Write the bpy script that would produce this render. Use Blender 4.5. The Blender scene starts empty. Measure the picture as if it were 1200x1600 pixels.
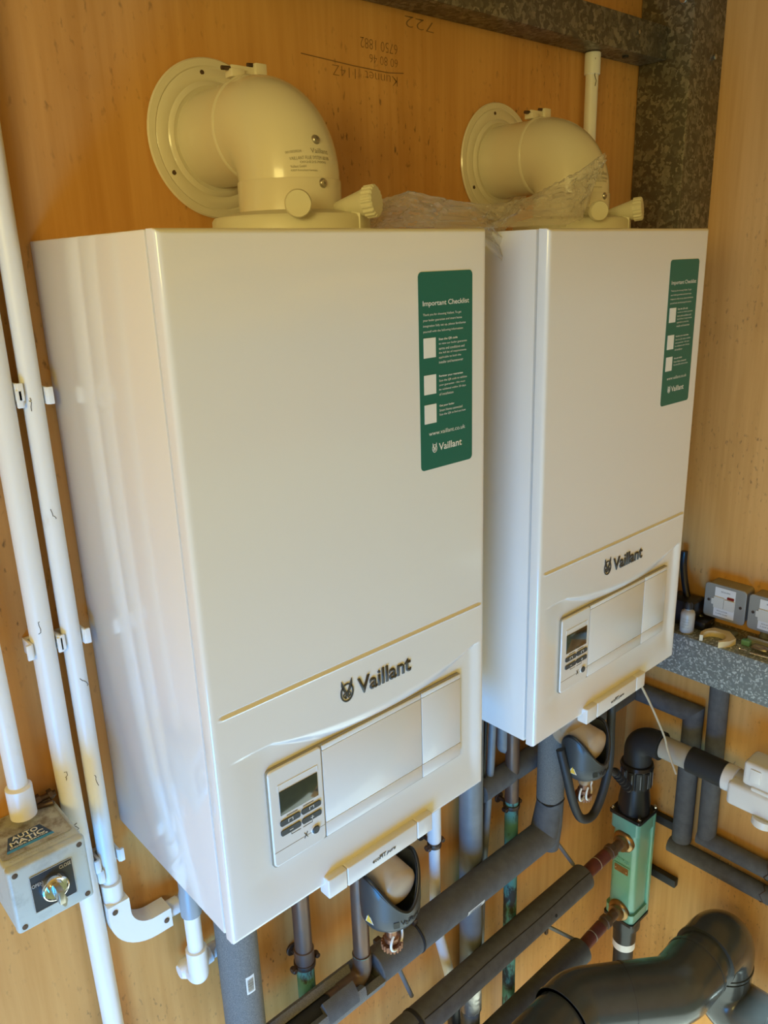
import bpy, bmesh, math, random
from mathutils import Vector, Matrix, noise
random.seed(7)
PI = math.pi
scn = bpy.context.scene
COL = scn.collection
V = Vector

# ------------------------------------------------------------------ camera
cam_d = bpy.data.cameras.new('camera')
cam = bpy.data.objects.new('camera', cam_d); COL.objects.link(cam)
FPX = 1247.7
cam_d.sensor_fit = 'VERTICAL'; cam_d.sensor_height = 36.0
cam_d.lens = FPX / 1600 * 36.0
cam_d.clip_start = 0.01
yaw, pit, roll = -0.72702, -0.30662, -0.03261
f = V((-math.sin(yaw)*math.cos(pit), math.cos(yaw)*math.cos(pit), math.sin(pit)))
r0 = V((math.cos(yaw), math.sin(yaw), 0)); u0 = r0.cross(f)
rr = math.cos(roll)*r0 + math.sin(roll)*u0
uu = -math.sin(roll)*r0 + math.cos(roll)*u0
m = Matrix((( rr.x, uu.x, -f.x), (rr.y, uu.y, -f.y), (rr.z, uu.z, -f.z))).to_4x4()
m.translation = V((-0.3068, -0.8706, -0.0284))
cam.matrix_world = m
scn.camera = cam

# ------------------------------------------------------------------ world, lights, exposure
scn.view_settings.view_transform = 'Standard'; scn.view_settings.look = 'None'
scn.view_settings.gamma = 1.0; scn.view_settings.use_curve_mapping = False
scn.view_settings.exposure = 0.0
SKY, COOL, SUN, LOW = 0.52, 9.5, 12.0, 13
SKYC, COOLC, SUNC, LOWC = (.98, .67, .18), (.0, .25, .74), (.68, .88, .84), (1.0, .82, .27)
W = bpy.data.worlds.new('sky'); scn.world = W; W.use_nodes = True
wt = W.node_tree; wt.nodes.clear()
wo = wt.nodes.new('ShaderNodeOutputWorld'); bg = wt.nodes.new('ShaderNodeBackground')
tc = wt.nodes.new('ShaderNodeTexCoord'); sp = wt.nodes.new('ShaderNodeSeparateXYZ')
rp = wt.nodes.new('ShaderNodeValToRGB'); mp = wt.nodes.new('ShaderNodeMapRange')
wt.links.new(tc.outputs['Generated'], sp.inputs[0]); wt.links.new(sp.outputs['Z'], mp.inputs['Value'])
mp.inputs['From Min'].default_value = -1; mp.inputs['From Max'].default_value = 1
wt.links.new(mp.outputs[0], rp.inputs[0])
el = rp.color_ramp.elements
el[0].position = 0.0; el[0].color = (.40, .40, .34, 1)
el[1].position = 1.0; el[1].color = (.50, .55, .62, 1)
for p, c in ((.46, (.40, .34, .26, 1)), (.51, (1.0, .90, .66, 1)), (.62, (1.25, 1.10, .8, 1)), (.80, (1.0, 1.0, .9, 1))):
    e = el.new(p); e.color = c
# leafy gaps of bright sky along the tree line
wn = wt.nodes.new('ShaderNodeTexNoise'); wn.inputs['Scale'].default_value = 26; wn.inputs['Detail'].default_value = 5
wt.links.new(tc.outputs['Generated'], wn.inputs['Vector'])
wm = wt.nodes.new('ShaderNodeMapRange'); wm.inputs['From Min'].default_value = .42; wm.inputs['From Max'].default_value = .60
wm.inputs['To Min'].default_value = .45; wm.inputs['To Max'].default_value = 2.0
wt.links.new(wn.outputs[0], wm.inputs[0])
wx = wt.nodes.new('ShaderNodeVectorMath'); wx.operation = 'SCALE'
wt.links.new(rp.outputs[0], wx.inputs[0]); wt.links.new(wm.outputs[0], wx.inputs['Scale'])
wt.links.new(wx.outputs[0], bg.inputs[0]); bg.inputs[1].default_value = SKY
wy = wt.nodes.new('ShaderNodeVectorMath'); wy.operation = 'MULTIPLY'; wy.inputs[1].default_value = SKYC
wt.links.new(wx.outputs[0], wy.inputs[0]); wt.links.new(wy.outputs[0], bg.inputs[0])
wt.links.new(bg.outputs[0], wo.inputs[0])

def area(name, loc, target, sx, sy, power, color):
    d = bpy.data.lights.new(name, 'AREA'); d.shape = 'RECTANGLE'; d.size = sx; d.size_y = sy
    d.energy = power; d.color = color
    o = bpy.data.objects.new(name, d); COL.objects.link(o); o.location = loc
    o.rotation_euler = (V(target)-V(loc)).to_track_quat('-Z', 'Y').to_euler()
    return o
al = area('cool_fill_left', (-.95, -.98, -1.45), (.05, -.2, -.85), .6, .6, COOL, COOLC); al.data.spread = math.radians(80)  # added cool fill lamp, stands in for daylight from the open left side
area('warm_fill_left', (-1.40, -1.15, .20), (.25, -.1, .20), .7, .5, LOW, LOWC)  # added fill lamp, warms the elbows and upper wall like foliage glow
sd = bpy.data.lights.new('sun', 'SUN'); sd.energy = SUN; sd.angle = math.radians(1); sd.color = SUNC
so = bpy.data.objects.new('sun', sd); COL.objects.link(so)
so.rotation_euler = V((.12, .50, -.87)).to_track_quat('-Z', 'Y').to_euler()

# ------------------------------------------------------------------ materials
def nt(name):
    mt = bpy.data.materials.new(name); mt.use_nodes = True
    t = mt.node_tree; b = t.nodes['Principled BSDF']
    return mt, t, b
def N(t, kind, **kw):
    n = t.nodes.new(kind)
    for k, v in kw.items():
        if k in n.inputs.keys(): n.inputs[k].default_value = v
        else: setattr(n, k, v)
    return n
def mat(name, col, rough=.5, metal=0., coat=0., bump=0., bscale=300., spec=.5, var=0., vscale=20., stretch=(1, 1, 1), trans=0.):
    mt, t, b = nt(name)
    b.inputs['Base Color'].default_value = (*col, 1); b.inputs['Roughness'].default_value = rough
    b.inputs['Metallic'].default_value = metal; b.inputs['Coat Weight'].default_value = coat
    b.inputs['Coat Roughness'].default_value = .08
    b.inputs['Specular IOR Level'].default_value = spec
    b.inputs['Transmission Weight'].default_value = trans
    if bump or var:
        g = N(t, 'ShaderNodeNewGeometry'); mpn = N(t, 'ShaderNodeMapping'); mpn.inputs['Scale'].default_value = stretch
        t.links.new(g.outputs['Position'], mpn.inputs[0])
    if bump:
        n = N(t, 'ShaderNodeTexNoise', Scale=bscale, Detail=4.0); t.links.new(mpn.outputs[0], n.inputs['Vector'])
        bp = N(t, 'ShaderNodeBump', Strength=bump, Distance=.001); t.links.new(n.outputs[0], bp.inputs['Height'])
        t.links.new(bp.outputs[0], b.inputs['Normal'])
    if var:
        n2 = N(t, 'ShaderNodeTexNoise', Scale=vscale, Detail=5.0); t.links.new(mpn.outputs[0], n2.inputs['Vector'])
        mx = N(t, 'ShaderNodeMix', data_type='RGBA')
        mx.inputs['A'].default_value = (*[c*(1-var) for c in col], 1)
        mx.inputs['B'].default_value = (*[min(1, c*(1+var)) for c in col], 1)
        rr_ = N(t, 'ShaderNodeMapRange'); rr_.inputs['From Min'].default_value = .35; rr_.inputs['From Max'].default_value = .65
        t.links.new(n2.outputs[0], rr_.inputs[0]); t.links.new(rr_.outputs[0], mx.inputs['Factor'])
        t.links.new(mx.outputs['Result'], b.inputs['Base Color'])
    return mt

def plywood(name, a, bcol, dark):
    mt, t, b = nt(name)
    g = N(t, 'ShaderNodeNewGeometry')
    m1 = N(t, 'ShaderNodeMapping'); m1.inputs['Scale'].default_value = (9, 9, 1.0)
    m2 = N(t, 'ShaderNodeMapping'); m2.inputs['Scale'].default_value = (60, 60, 2.5)
    m3 = N(t, 'ShaderNodeMapping'); m3.inputs['Scale'].default_value = (1, 1, .45)
    for mm in (m1, m2, m3): t.links.new(g.outputs['Position'], mm.inputs[0])
    n1 = N(t, 'ShaderNodeTexNoise', Scale=1.3, Detail=6.0, Distortion=1.2); t.links.new(m1.outputs[0], n1.inputs['Vector'])
    n2 = N(t, 'ShaderNodeTexNoise', Scale=1.6, Detail=4.0); t.links.new(m2.outputs[0], n2.inputs['Vector'])
    n3 = N(t, 'ShaderNodeTexNoise', Scale=150., Detail=3.0); t.links.new(m3.outputs[0], n3.inputs['Vector'])
    n4 = N(t, 'ShaderNodeTexNoise', Scale=4.2, Detail=5.0); t.links.new(g.outputs['Position'], n4.inputs['Vector'])
    ad = N(t, 'ShaderNodeMath', operation='MULTIPLY_ADD'); ad.inputs[1].default_value = .45
    t.links.new(n2.outputs[0], ad.inputs[0])
    sc = N(t, 'ShaderNodeMath', operation='MULTIPLY'); sc.inputs[1].default_value = .62; t.links.new(n1.outputs[0], sc.inputs[0])
    t.links.new(sc.outputs[0], ad.inputs[2])
    cr = N(t, 'ShaderNodeValToRGB'); cr.color_ramp.elements[0].position = .38; cr.color_ramp.elements[0].color = (*bcol, 1)
    cr.color_ramp.elements[1].position = .66; cr.color_ramp.elements[1].color = (*a, 1)
    t.links.new(ad.outputs[0], cr.inputs[0])
    # specks of mould and knots
    s1 = N(t, 'ShaderNodeMapRange'); s1.inputs['From Min'].default_value = .60; s1.inputs['From Max'].default_value = .72
    t.links.new(n3.outputs[0], s1.inputs[0])
    s2 = N(t, 'ShaderNodeMapRange'); s2.inputs['From Min'].default_value = .46; s2.inputs['From Max'].default_value = .66
    t.links.new(n4.outputs[0], s2.inputs[0])
    ml = N(t, 'ShaderNodeMath', operation='MULTIPLY'); t.links.new(s1.outputs[0], ml.inputs[0]); t.links.new(s2.outputs[0], ml.inputs[1])
    mx = N(t, 'ShaderNodeMix', data_type='RGBA'); t.links.new(cr.outputs[0], mx.inputs['A']); mx.inputs['B'].default_value = (*dark, 1)
    t.links.new(ml.outputs[0], mx.inputs['Factor'])
    s3 = N(t, 'ShaderNodeMapRange'); s3.inputs['From Min'].default_value = .55; s3.inputs['From Max'].default_value = .80; s3.inputs['To Max'].default_value = .55
    t.links.new(n4.outputs[0], s3.inputs[0])
    mx2 = N(t, 'ShaderNodeMix', data_type='RGBA'); t.links.new(mx.outputs['Result'], mx2.inputs['A'])
    mx2.inputs['B'].default_value = (bcol[0]*.55, bcol[1]*.5, bcol[2]*.5, 1); t.links.new(s3.outputs[0], mx2.inputs['Factor'])
    t.links.new(mx2.outputs['Result'], b.inputs['Base Color'])
    b.inputs['Roughness'].default_value = .5; b.inputs['Specular IOR Level'].default_value = .35
    bp = N(t, 'ShaderNodeBump', Strength=.25, Distance=.001); t.links.new(n2.outputs[0], bp.inputs['Height']); t.links.new(bp.outputs[0], b.inputs['Normal'])
    return mt

def galv(name, c1, c2, metal=.6, scale=95., dist=.035, lo=.45):
    mt, t, b = nt(name)
    g = N(t, 'ShaderNodeNewGeometry')
    dn = N(t, 'ShaderNodeTexNoise', Scale=70., Detail=3.0); t.links.new(g.outputs['Position'], dn.inputs['Vector'])
    va = N(t, 'ShaderNodeMix', data_type='VECTOR'); va.inputs['Factor'].default_value = dist
    t.links.new(g.outputs['Position'], va.inputs['A']); t.links.new(dn.outputs['Color'], va.inputs['B'])
    v = N(t, 'ShaderNodeTexVoronoi', Scale=scale); t.links.new(va.outputs['Result'], v.inputs['Vector'])
    sx = N(t, 'ShaderNodeSeparateColor'); t.links.new(v.outputs['Color'], sx.inputs[0])
    cr = N(t, 'ShaderNodeValToRGB'); e = cr.color_ramp.elements
    e[0].position = lo; e[0].color = (*c1, 1); e[1].position = 1.0; e[1].color = (*c2, 1)
    t.links.new(sx.outputs[0], cr.inputs[0]); t.links.new(cr.outputs[0], b.inputs['Base Color'])
    rg = N(t, 'ShaderNodeMapRange'); rg.inputs['To Min'].default_value = .35; rg.inputs['To Max'].default_value = .6
    t.links.new(sx.outputs[1], rg.inputs[0]); t.links.new(rg.outputs[0], b.inputs['Roughness'])
    b.inputs['Metallic'].default_value = metal
    bp = N(t, 'ShaderNodeBump', Strength=.25, Distance=.0015); t.links.new(sx.outputs[0], bp.inputs['Height']); t.links.new(bp.outputs[0], b.inputs['Normal'])
    return mt

def twotone(name, c1, c2, lo, hi, scale, rough=.5, metal=0., stretch=(1, 1, 1), r2=.8):
    mt, t, b = nt(name)
    g = N(t, 'ShaderNodeNewGeometry'); mm = N(t, 'ShaderNodeMapping'); mm.inputs['Scale'].default_value = stretch
    t.links.new(g.outputs['Position'], mm.inputs[0])
    n = N(t, 'ShaderNodeTexNoise', Scale=scale, Detail=6.0, Roughness=.65); t.links.new(mm.outputs[0], n.inputs['Vector'])
    k = N(t, 'ShaderNodeMapRange'); k.inputs['From Min'].default_value = lo; k.inputs['From Max'].default_value = hi
    t.links.new(n.outputs[0], k.inputs[0])
    mx = N(t, 'ShaderNodeMix', data_type='RGBA'); mx.inputs['A'].default_value = (*c1, 1); mx.inputs['B'].default_value = (*c2, 1)
    t.links.new(k.outputs[0], mx.inputs['Factor']); t.links.new(mx.outputs['Result'], b.inputs['Base Color'])
    k2 = N(t, 'ShaderNodeMapRange'); k2.inputs['To Min'].default_value = rough; k2.inputs['To Max'].default_value = r2
    t.links.new(k.outputs[0], k2.inputs[0]); t.links.new(k2.outputs[0], b.inputs['Roughness'])
    k3 = N(t, 'ShaderNodeMapRange'); k3.inputs['To Min'].default_value = metal; k3.inputs['To Max'].default_value = 0
    t.links.new(k.outputs[0], k3.inputs[0]); t.links.new(k3.outputs[0], b.inputs['Metallic'])
    return mt

M = {}
M['ply'] = plywood('varnished_plywood', (.66, .345, .105), (.54, .255, .062), (.07, .04, .02))
M['ply_r'] = plywood('plywood_side', (.74, .41, .13), (.62, .32, .085), (.08, .045, .022))
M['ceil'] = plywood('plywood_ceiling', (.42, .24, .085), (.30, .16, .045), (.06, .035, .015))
M['ground'] = mat('grassy_ground', (.09, .085, .03), .9, var=.3, vscale=3)
M['slab'] = mat('concrete_slab', (.68, .68, .66), .85, var=.1, vscale=5)
M['white'] = mat('white_enamel', (.80, .785, .74), .16, coat=.7)
M['white_plain'] = mat('white_plastic_fascia', (.74, .73, .69), .26, coat=.3)
M['cream'] = mat('flue_white_enamel', (.74, .69, .55), .25, coat=.4)
M['cream_plastic'] = mat('flue_plastic', (.68, .65, .50), .42)
M['pvc'] = twotone('white_pvc_scuffed', (.80, .78, .73), (.60, .56, .50), .62, .75, 14, .38, stretch=(1, 1, .4), r2=.6)
M['pvc_new'] = mat('white_pvc', (.82, .82, .80), .35)
M['scuff'] = mat('scuff_mark', (.10, .08, .06), .8)
M['galv_d'] = galv('galvanised_steel_dark', (.115, .10, .07), (.30, .27, .20), .45, 130)
M['galv'] = galv('galvanised_steel', (.24, .27, .26), (.66, .72, .70), .4, 300, .012, .62)
M['foam'] = mat('foam_insulation', (.115, .118, .120), .85, bump=.6, bscale=900, var=.12, vscale=60, spec=.3)
M['foam_l'] = twotone('foam_insulation_speckled', (.12, .12, .115), (.27, .26, .23), .42, .70, 800, .8, r2=.9)  # foam colour with a lighter fine speckle
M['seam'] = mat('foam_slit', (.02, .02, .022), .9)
M['grey_pl'] = mat('grey_plastic', (.20, .22, .23), .45, var=.1, vscale=30)
M['darkpvc'] = mat('dark_grey_solvent_pvc', (.050, .060, .070), .24, coat=.25, var=.12, vscale=15)
M['black'] = mat('black_plastic', (.012, .013, .015), .3)
M['blackm'] = mat('black_matt_plastic', (.02, .022, .024), .55)
M['charcoal'] = mat('charcoal_moulding', (.045, .052, .055), .38)
M['copper'] = twotone('aged_copper', (.17, .10, .065), (.10, .068, .05), .4, .65, 22, .35, .55, (1, 1, .5), .5)
M['patina'] = twotone('green_patina_copper', (.10, .30, .25), (.05, .055, .045), .47, .56, 55, .7, .0, (1, 1, .4), .7)
M['brass'] = mat('aged_brass', (.36, .22, .09), .32, metal=.85, var=.2, vscale=60)
M['brass_l'] = mat('copper_fitting', (.30, .15, .09), .36, metal=.75)
M['tan'] = mat('tan_plastic', (.42, .31, .20), .42, var=.05, vscale=40)
M['bronze'] = mat('bronze_clip', (.10, .065, .045), .45, metal=.6, var=.3, vscale=90)
M['green'] = mat('green_hammered_enamel', (.17, .43, .33), .28, coat=.35)
M['sticker'] = mat('green_sticker', (.005, .135, .095), .4)
M['ink_w'] = mat('white_print', (.80, .80, .74), .5)
M['ink_d'] = mat('dark_grey_print', (.055, .055, .05), .45)
M['ink_g'] = mat('faint_grey_print', (.30, .27, .20), .5)
M['pencil'] = mat('pencil_mark', (.24, .125, .035), .8)
M['lcd'] = mat('dark_display_glass', (.022, .026, .022), .12, coat=.6)
M['button'] = mat('dark_rubber_button', (.05, .06, .068), .45)
M['steel'] = mat('steel_screw', (.45, .42, .36), .3, metal=.9)
M['chrome'] = mat('chrome', (.72, .71, .70), .12, metal=1.0)
M['boxgrey'] = twotone('grey_box_plastic', (.47, .50, .45), (.33, .34, .30), .52, .72, 30, .45, r2=.6)
M['boxtop'] = twotone('dusty_box_top', (.42, .42, .36), (.20, .17, .13), .42, .62, 60, .75, r2=.9)
M['label_s'] = mat('silver_paper_label', (.50, .47, .41), .5, var=.1, vscale=200)
M['label_w'] = mat('white_paper_label', (.75, .75, .72), .55)
M['blue'] = mat('blue_print', (.04, .28, .52), .5)
M['navy'] = mat('navy_print', (.03, .06, .12), .5)
M['switch'] = mat('metal_clad_switch_grey', (.34, .335, .29), .42, metal=.3)
M['switch_w'] = mat('switch_white', (.66, .64, .56), .35)
M['red'] = mat('neon_red', (.22, .015, .01), .3)
M['yellow'] = mat('warning_yellow', (.85, .55, .06), .5)
M['maroon'] = mat('red_brown_pipe_tape', (.13, .035, .032), .5, var=.2, vscale=60)
M['foil'] = mat('aluminium_foil_tape', (.60, .58, .55), .38, metal=.8, bump=1., bscale=120)
M['bone'] = mat('cream_pipe_clip', (.74, .62, .36), .4)
M['bottle'] = mat('translucent_bottle', (.52, .50, .44), .35)
M['greypvc'] = mat('grey_solvent_joint', (.30, .34, .37), .4)
M['tape'] = mat('beige_sleeve', (.46, .42, .34), .5)
M['wire'] = mat('cream_cable', (.50, .42, .30), .5)
def film():
    mt, t, b = nt('clear_polythene')
    out = t.nodes['Material Output']
    b.inputs['Base Color'].default_value = (.80, .78, .76, 1); b.inputs['Roughness'].default_value = .16
    tr = N(t, 'ShaderNodeBsdfTransparent'); mxs = N(t, 'ShaderNodeMixShader'); mxs.inputs[0].default_value = .42
    lw = N(t, 'ShaderNodeLayerWeight', Blend=.35)
    k = N(t, 'ShaderNodeMapRange'); k.inputs['To Min'].default_value = .13; k.inputs['To Max'].default_value = .75
    t.links.new(lw.outputs['Facing'], k.inputs[0]); t.links.new(k.outputs[0], mxs.inputs[0])
    t.links.new(tr.outputs[0], mxs.inputs[1]); t.links.new(b.outputs[0], mxs.inputs[2]); t.links.new(mxs.outputs[0], out.inputs[0])
    return mt
M['film'] = film()

# ------------------------------------------------------------------ helpers
def link(name, me, mt, parent=None, smooth=False):
    if mt is not None: me.materials.append(M[mt] if isinstance(mt, str) else mt)
    o = bpy.data.objects.new(name, me); COL.objects.link(o)
    if parent: o.parent = parent
    return o
def obj(name, bm, mt, parent=None, smooth=True, angle=40, loc=None):
    bmesh.ops.recalc_face_normals(bm, faces=bm.faces)
    if smooth:
        for fc in bm.faces: fc.smooth = True
        for e in bm.edges:
            if len(e.link_faces) == 2 and e.calc_face_angle(0) > math.radians(angle): e.smooth = False
    me = bpy.data.meshes.new(name); bm.to_mesh(me); bm.free()
    o = link(name, me, mt, parent)
    if loc: o.location = loc
    return o
def tag(o, label, cat, group=None):
    o['label'] = label; o['category'] = cat
    if group: o['group'] = group
    return o
def thing(name, label, cat, loc=(0, 0, 0), group=None):
    o = bpy.data.objects.new(name, None); COL.objects.link(o); o.location = loc
    o.empty_display_size = .02
    return tag(o, label, cat, group)
def struct(name, bm, mt):
    o = obj(name, bm, mt, smooth=False); o['kind'] = 'structure'; return o
def BM(): return bmesh.new()
def box(bm, x0, x1, y0, y1, z0, z1, bev=0., seg=2, rot=None, piv=None):
    r = bmesh.ops.create_cube(bm, size=1.0); vs = r['verts']
    for v in vs:
        v.co = V(((x0+x1)/2+v.co.x*(x1-x0), (y0+y1)/2+v.co.y*(y1-y0), (z0+z1)/2+v.co.z*(z1-z0)))
    if bev:
        es = list({e for v in vs for e in v.link_edges})
        rb = bmesh.ops.bevel(bm, geom=es, offset=bev, segments=seg, profile=.5, affect='EDGES')
        vs = list({v for fc in rb['faces'] for v in fc.verts} | {v for v in vs if v.is_valid})
    if rot is not None:
        p = V(piv) if piv is not None else V(((x0+x1)/2, (y0+y1)/2, (z0+z1)/2))
        for v in vs: v.co = rot @ (v.co-p) + p
    return vs
def frames(pts):
    T = []
    n = len(pts)
    for i in range(n):
        a = pts[max(i-1, 0)]; b = pts[min(i+1, n-1)]
        T.append((b-a).normalized())
    ref = V((0, 0, 1)) if abs(T[0].z) < .9 else V((0, 1, 0))
    u = T[0].cross(ref).normalized(); out = []
    for i in range(n):
        if i:
            q = T[i-1].rotation_difference(T[i]); u = q @ u
        u = (u - T[i]*u.dot(T[i])).normalized()
        out.append((T[i], u, T[i].cross(u).normalized()))
    return out
def tube(bm, pts, rad, seg=28, caps=True, sx=1.0):
    pts = [V(p) for p in pts]; fr = frames(pts)
    rads = rad if isinstance(rad, (list, tuple)) else [rad]*len(pts)
    rings = []
    for p, (t, u, w), r in zip(pts, fr, rads):
        rings.append([bm.verts.new(p + (u*math.cos(2*PI*k/seg)*sx + w*math.sin(2*PI*k/seg))*r) for k in range(seg)])
    for a, b in zip(rings, rings[1:]):
        for k in range(seg): bm.faces.new((a[k], a[(k+1) % seg], b[(k+1) % seg], b[k]))
    if caps:
        bm.faces.new(rings[0][::-1]); bm.faces.new(rings[-1])
def fillet(pts, R, n=8):
    """round every corner of a polyline with radius R"""
    pts = [V(p) for p in pts]; out = [pts[0]]
    for i in range(1, len(pts)-1):
        a, b, c = pts[i-1], pts[i], pts[i+1]
        d1 = (a-b).normalized(); d2 = (c-b).normalized()
        ang = d1.angle(d2); rr_ = R[i-1] if isinstance(R, (list, tuple)) else R
        L = min(rr_/math.tan(ang/2), (a-b).length*.98, (c-b).length*.98)
        p1 = b+d1*L; p2 = b+d2*L; Rr = L*math.tan(ang/2)
        cen = b + (d1+d2).normalized()*(Rr/math.sin(ang/2))
        v1 = p1-cen; v2 = p2-cen; tot = v1.angle(v2)
        for k in range(n+1):
            s = k/n
            out.append(cen + (v1*math.sin((1-s)*tot)+v2*math.sin(s*tot))/math.sin(tot))
    out.append(pts[-1]); return out
def lathe(bm, prof, seg=40, org=(0, 0, 0), axis=(0, 0, 1), close=True):
    """prof: list of (radius, height along axis)"""
    ax = V(axis).normalized(); ref = V((0, 0, 1)) if abs(ax.z) < .9 else V((1, 0, 0))
    u = ax.cross(ref).normalized(); w = ax.cross(u).normalized(); o = V(org); rings = []
    for r, h in prof:
        if r < 1e-6: rings.append([bm.verts.new(o+ax*h)])
        else: rings.append([bm.verts.new(o+ax*h+(u*math.cos(2*PI*k/seg)+w*math.sin(2*PI*k/seg))*r) for k in range(seg)])
    for a, b in zip(rings, rings[1:]):
        for k in range(seg):
            j = (k+1) % seg
            if len(a) == 1 and len(b) == 1: continue
            if len(a) == 1: bm.faces.new((a[0], b[j], b[k]))
            elif len(b) == 1: bm.faces.new((a[k], a[j], b[0]))
            else: bm.faces.new((a[k], a[j], b[j], b[k]))
    if close:
        if len(rings[0]) > 1: bm.faces.new(rings[0][::-1])
        if len(rings[-1]) > 1: bm.faces.new(rings[-1])
def cyl(bm, org, axis, r, h, seg=32, bev=0.):
    if bev: lathe(bm, [(r-bev, 0), (r, bev), (r, h-bev), (r-bev, h)], seg, org, axis)
    else: lathe(bm, [(r, 0), (r, h)], seg, org, axis)
def prism(bm, pts, fn, d0, d1):
    """pts 2-D outline; fn(u, v, d) gives the 3-D point; extrude from d0 to d1"""
    a = [bm.verts.new(fn(p[0], p[1], d0)) for p in pts]; b = [bm.verts.new(fn(p[0], p[1], d1)) for p in pts]
    n = len(pts)
    bm.faces.new(a); bm.faces.new(b[::-1])
    for k in range(n): bm.faces.new((a[k], b[k], b[(k+1) % n], a[(k+1) % n]))
def rrect(x0, x1, z0, z1, r, n=5):
    o = []
    for cx, cz, a0 in ((x1-r, z1-r, 0), (x0+r, z1-r, 90), (x0+r, z0+r, 180), (x1-r, z0+r, 270)):
        for k in range(n+1):
            a = math.radians(a0+90*k/n); o.append((cx+r*math.cos(a), cz+r*math.sin(a)))
    return o
XZ = lambda u, v, d: V((u, -d, v))      # facing -y, d grows towards the viewer
def facing(y0): return lambda u, v, d: V((u, y0-d, v))
def right_wall(x0): return lambda u, v, d: V((x0-d, -u, v))   # facing -x, u grows towards -y

def text(name, body, fn, u0, v0, height=None, width=None, mt='ink_d', parent=None, ext=.0003, bold=0., rot=0., align='LEFT', shear=0.):
    c = bpy.data.curves.new(name, 'FONT'); c.body = body; c.size = 1.0; c.extrude = 0.0; c.offset = bold; c.shear = shear
    c.resolution_u = 3
    o = bpy.data.objects.new(name, c); COL.objects.link(o)
    dg = bpy.context.evaluated_depsgraph_get(); me0 = bpy.data.meshes.new_from_object(o.evaluated_get(dg))
    bpy.data.objects.remove(o); bpy.data.curves.remove(c)
    bm = BM(); bm.from_mesh(me0); bpy.data.meshes.remove(me0)
    xs = [v.co.x for v in bm.verts]; ys = [v.co.y for v in bm.verts]
    w = max(xs)-min(xs); h = max(ys)-min(ys); x_ = min(xs); y_ = min(ys)
    sx = width/w if width else height/h
    sy = height/h if height else sx
    cr, sr = math.cos(rot), math.sin(rot)
    fr = list(bm.faces)
    if ext: 
        r = bmesh.ops.extrude_face_region(bm, geom=fr); top = {v for v in r['geom'] if isinstance(v, bmesh.types.BMVert)}
    else: top = set()
    for v in bm.verts:
        a = (v.co.x-x_)*sx; b = (v.co.y-y_)*sy
        if align == 'CENTER': a -= w*sx/2
        u = u0 + a*cr - b*sr; q = v0 + a*sr + b*cr
        v.co = fn(u, q, (ext if v in top else 0.0)+.0002)
    return obj(name, bm, mt, parent, smooth=False)

# ------------------------------------------------------------------ the setting
bm = BM(); box(bm, -1.25, 1.26, 0, .018, -2.05, .56); struct('wall_back', bm, 'ply')
bm = BM(); box(bm, 1.22, 1.24, -1.0, 0, -2.05, .56); struct('wall_right', bm, 'ply_r')
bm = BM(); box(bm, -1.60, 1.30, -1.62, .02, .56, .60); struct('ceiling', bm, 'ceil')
bm = BM(); box(bm, -1.6, 1.35, -1.35, .02, -2.06, -2.03, .004); struct('floor', bm, 'slab')
bm = BM(); box(bm, -6, 6, -7, .8, -2.16, -2.06); struct('ground', bm, 'ground')

# steel frame
t = thing('corner_column', 'dark galvanised steel box column standing in the top right corner', 'steel column', (1.165, -.05, -.774))
bm = BM(); box(bm, -.058, .054, -.05, .049, 0, 1.333, .002); obj('shaft', bm, 'galv_d', t)
for (a, b, c, nx) in ((-.058, -.030, 1.145, 1), (-.058, .010, 1.172, 1)):
    bm = BM(); cyl(bm, (a, b, c), (-1, 0, 0), .007, .004, 12, .001); obj('bolt', bm, 'steel', t)
bm = BM(); cyl(bm, (.022, -.05, 1.065), (0, -1, 0), .005, .004, 6, .001); obj('bolt', bm, 'steel', t)
t = thing('top_beam', 'dark galvanised steel beam running along the top of the back wall', 'steel beam', (.5, -.02, .284))
bm = BM(); box(bm, -1.6, .606, -.035, .019, 0, .052, .0015); obj('beam_section', bm, 'galv_d', t)
bm = BM(); cyl(bm, (.512, -.035, .030), (0, -1, 0), .0035, .003, 6); obj('bolt', bm, 'steel', t)
bm = BM(); cyl(bm, (.515, -.012, 0), (0, 0, -1), .006, .003, 6); obj('bolt', bm, 'blackm', t)
t = thing('side_rail', 'galvanised steel rail ledge along the right wall below the switches', 'steel rail', (1.165, -.5, -.864))
bm = BM(); box(bm, -.055, .054, -.5, .499, 0, .09, .002); obj('rail_section', bm, 'galv', t)

# ------------------------------------------------------------------ boilers
BW, BD, BH = .388, .271, .70
A = .0045
def sstep(x): x = max(0, min(1, x)); return x*x*(3-2*x)
def zu(x):   # upper line of the swoosh
    s = (x-.066)/.304
    return -.489 - .0165*math.sin(PI*max(0, min(1, s)))**.8
def zl(x):
    s = (x-.066)/.304
    return zu(x) - .002 - .0215*math.sin(PI*max(0, min(1, s)))**.9
def hgt(x, z):
    h = 0.
    if z < -.48:
        k = sstep((zu(x)-z)/max(.002, zu(x)-zl(x)))
        e = sstep((x-.012)/.055)*sstep((.382-x)/.018)
        h -= A*k*e*(1-sstep((-z-.640)/.058))
    if .010 < x < .382:
        d = (z+.4375)
        if abs(d) < .004:
            en = sstep((x-.010)/.004)*sstep((.382-x)/.003)
            h += en*(.0016*math.exp(-((d+.0008)/.0011)**2) - .0022*math.exp(-((d-.0012)/.0009)**2))
    return h
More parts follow.
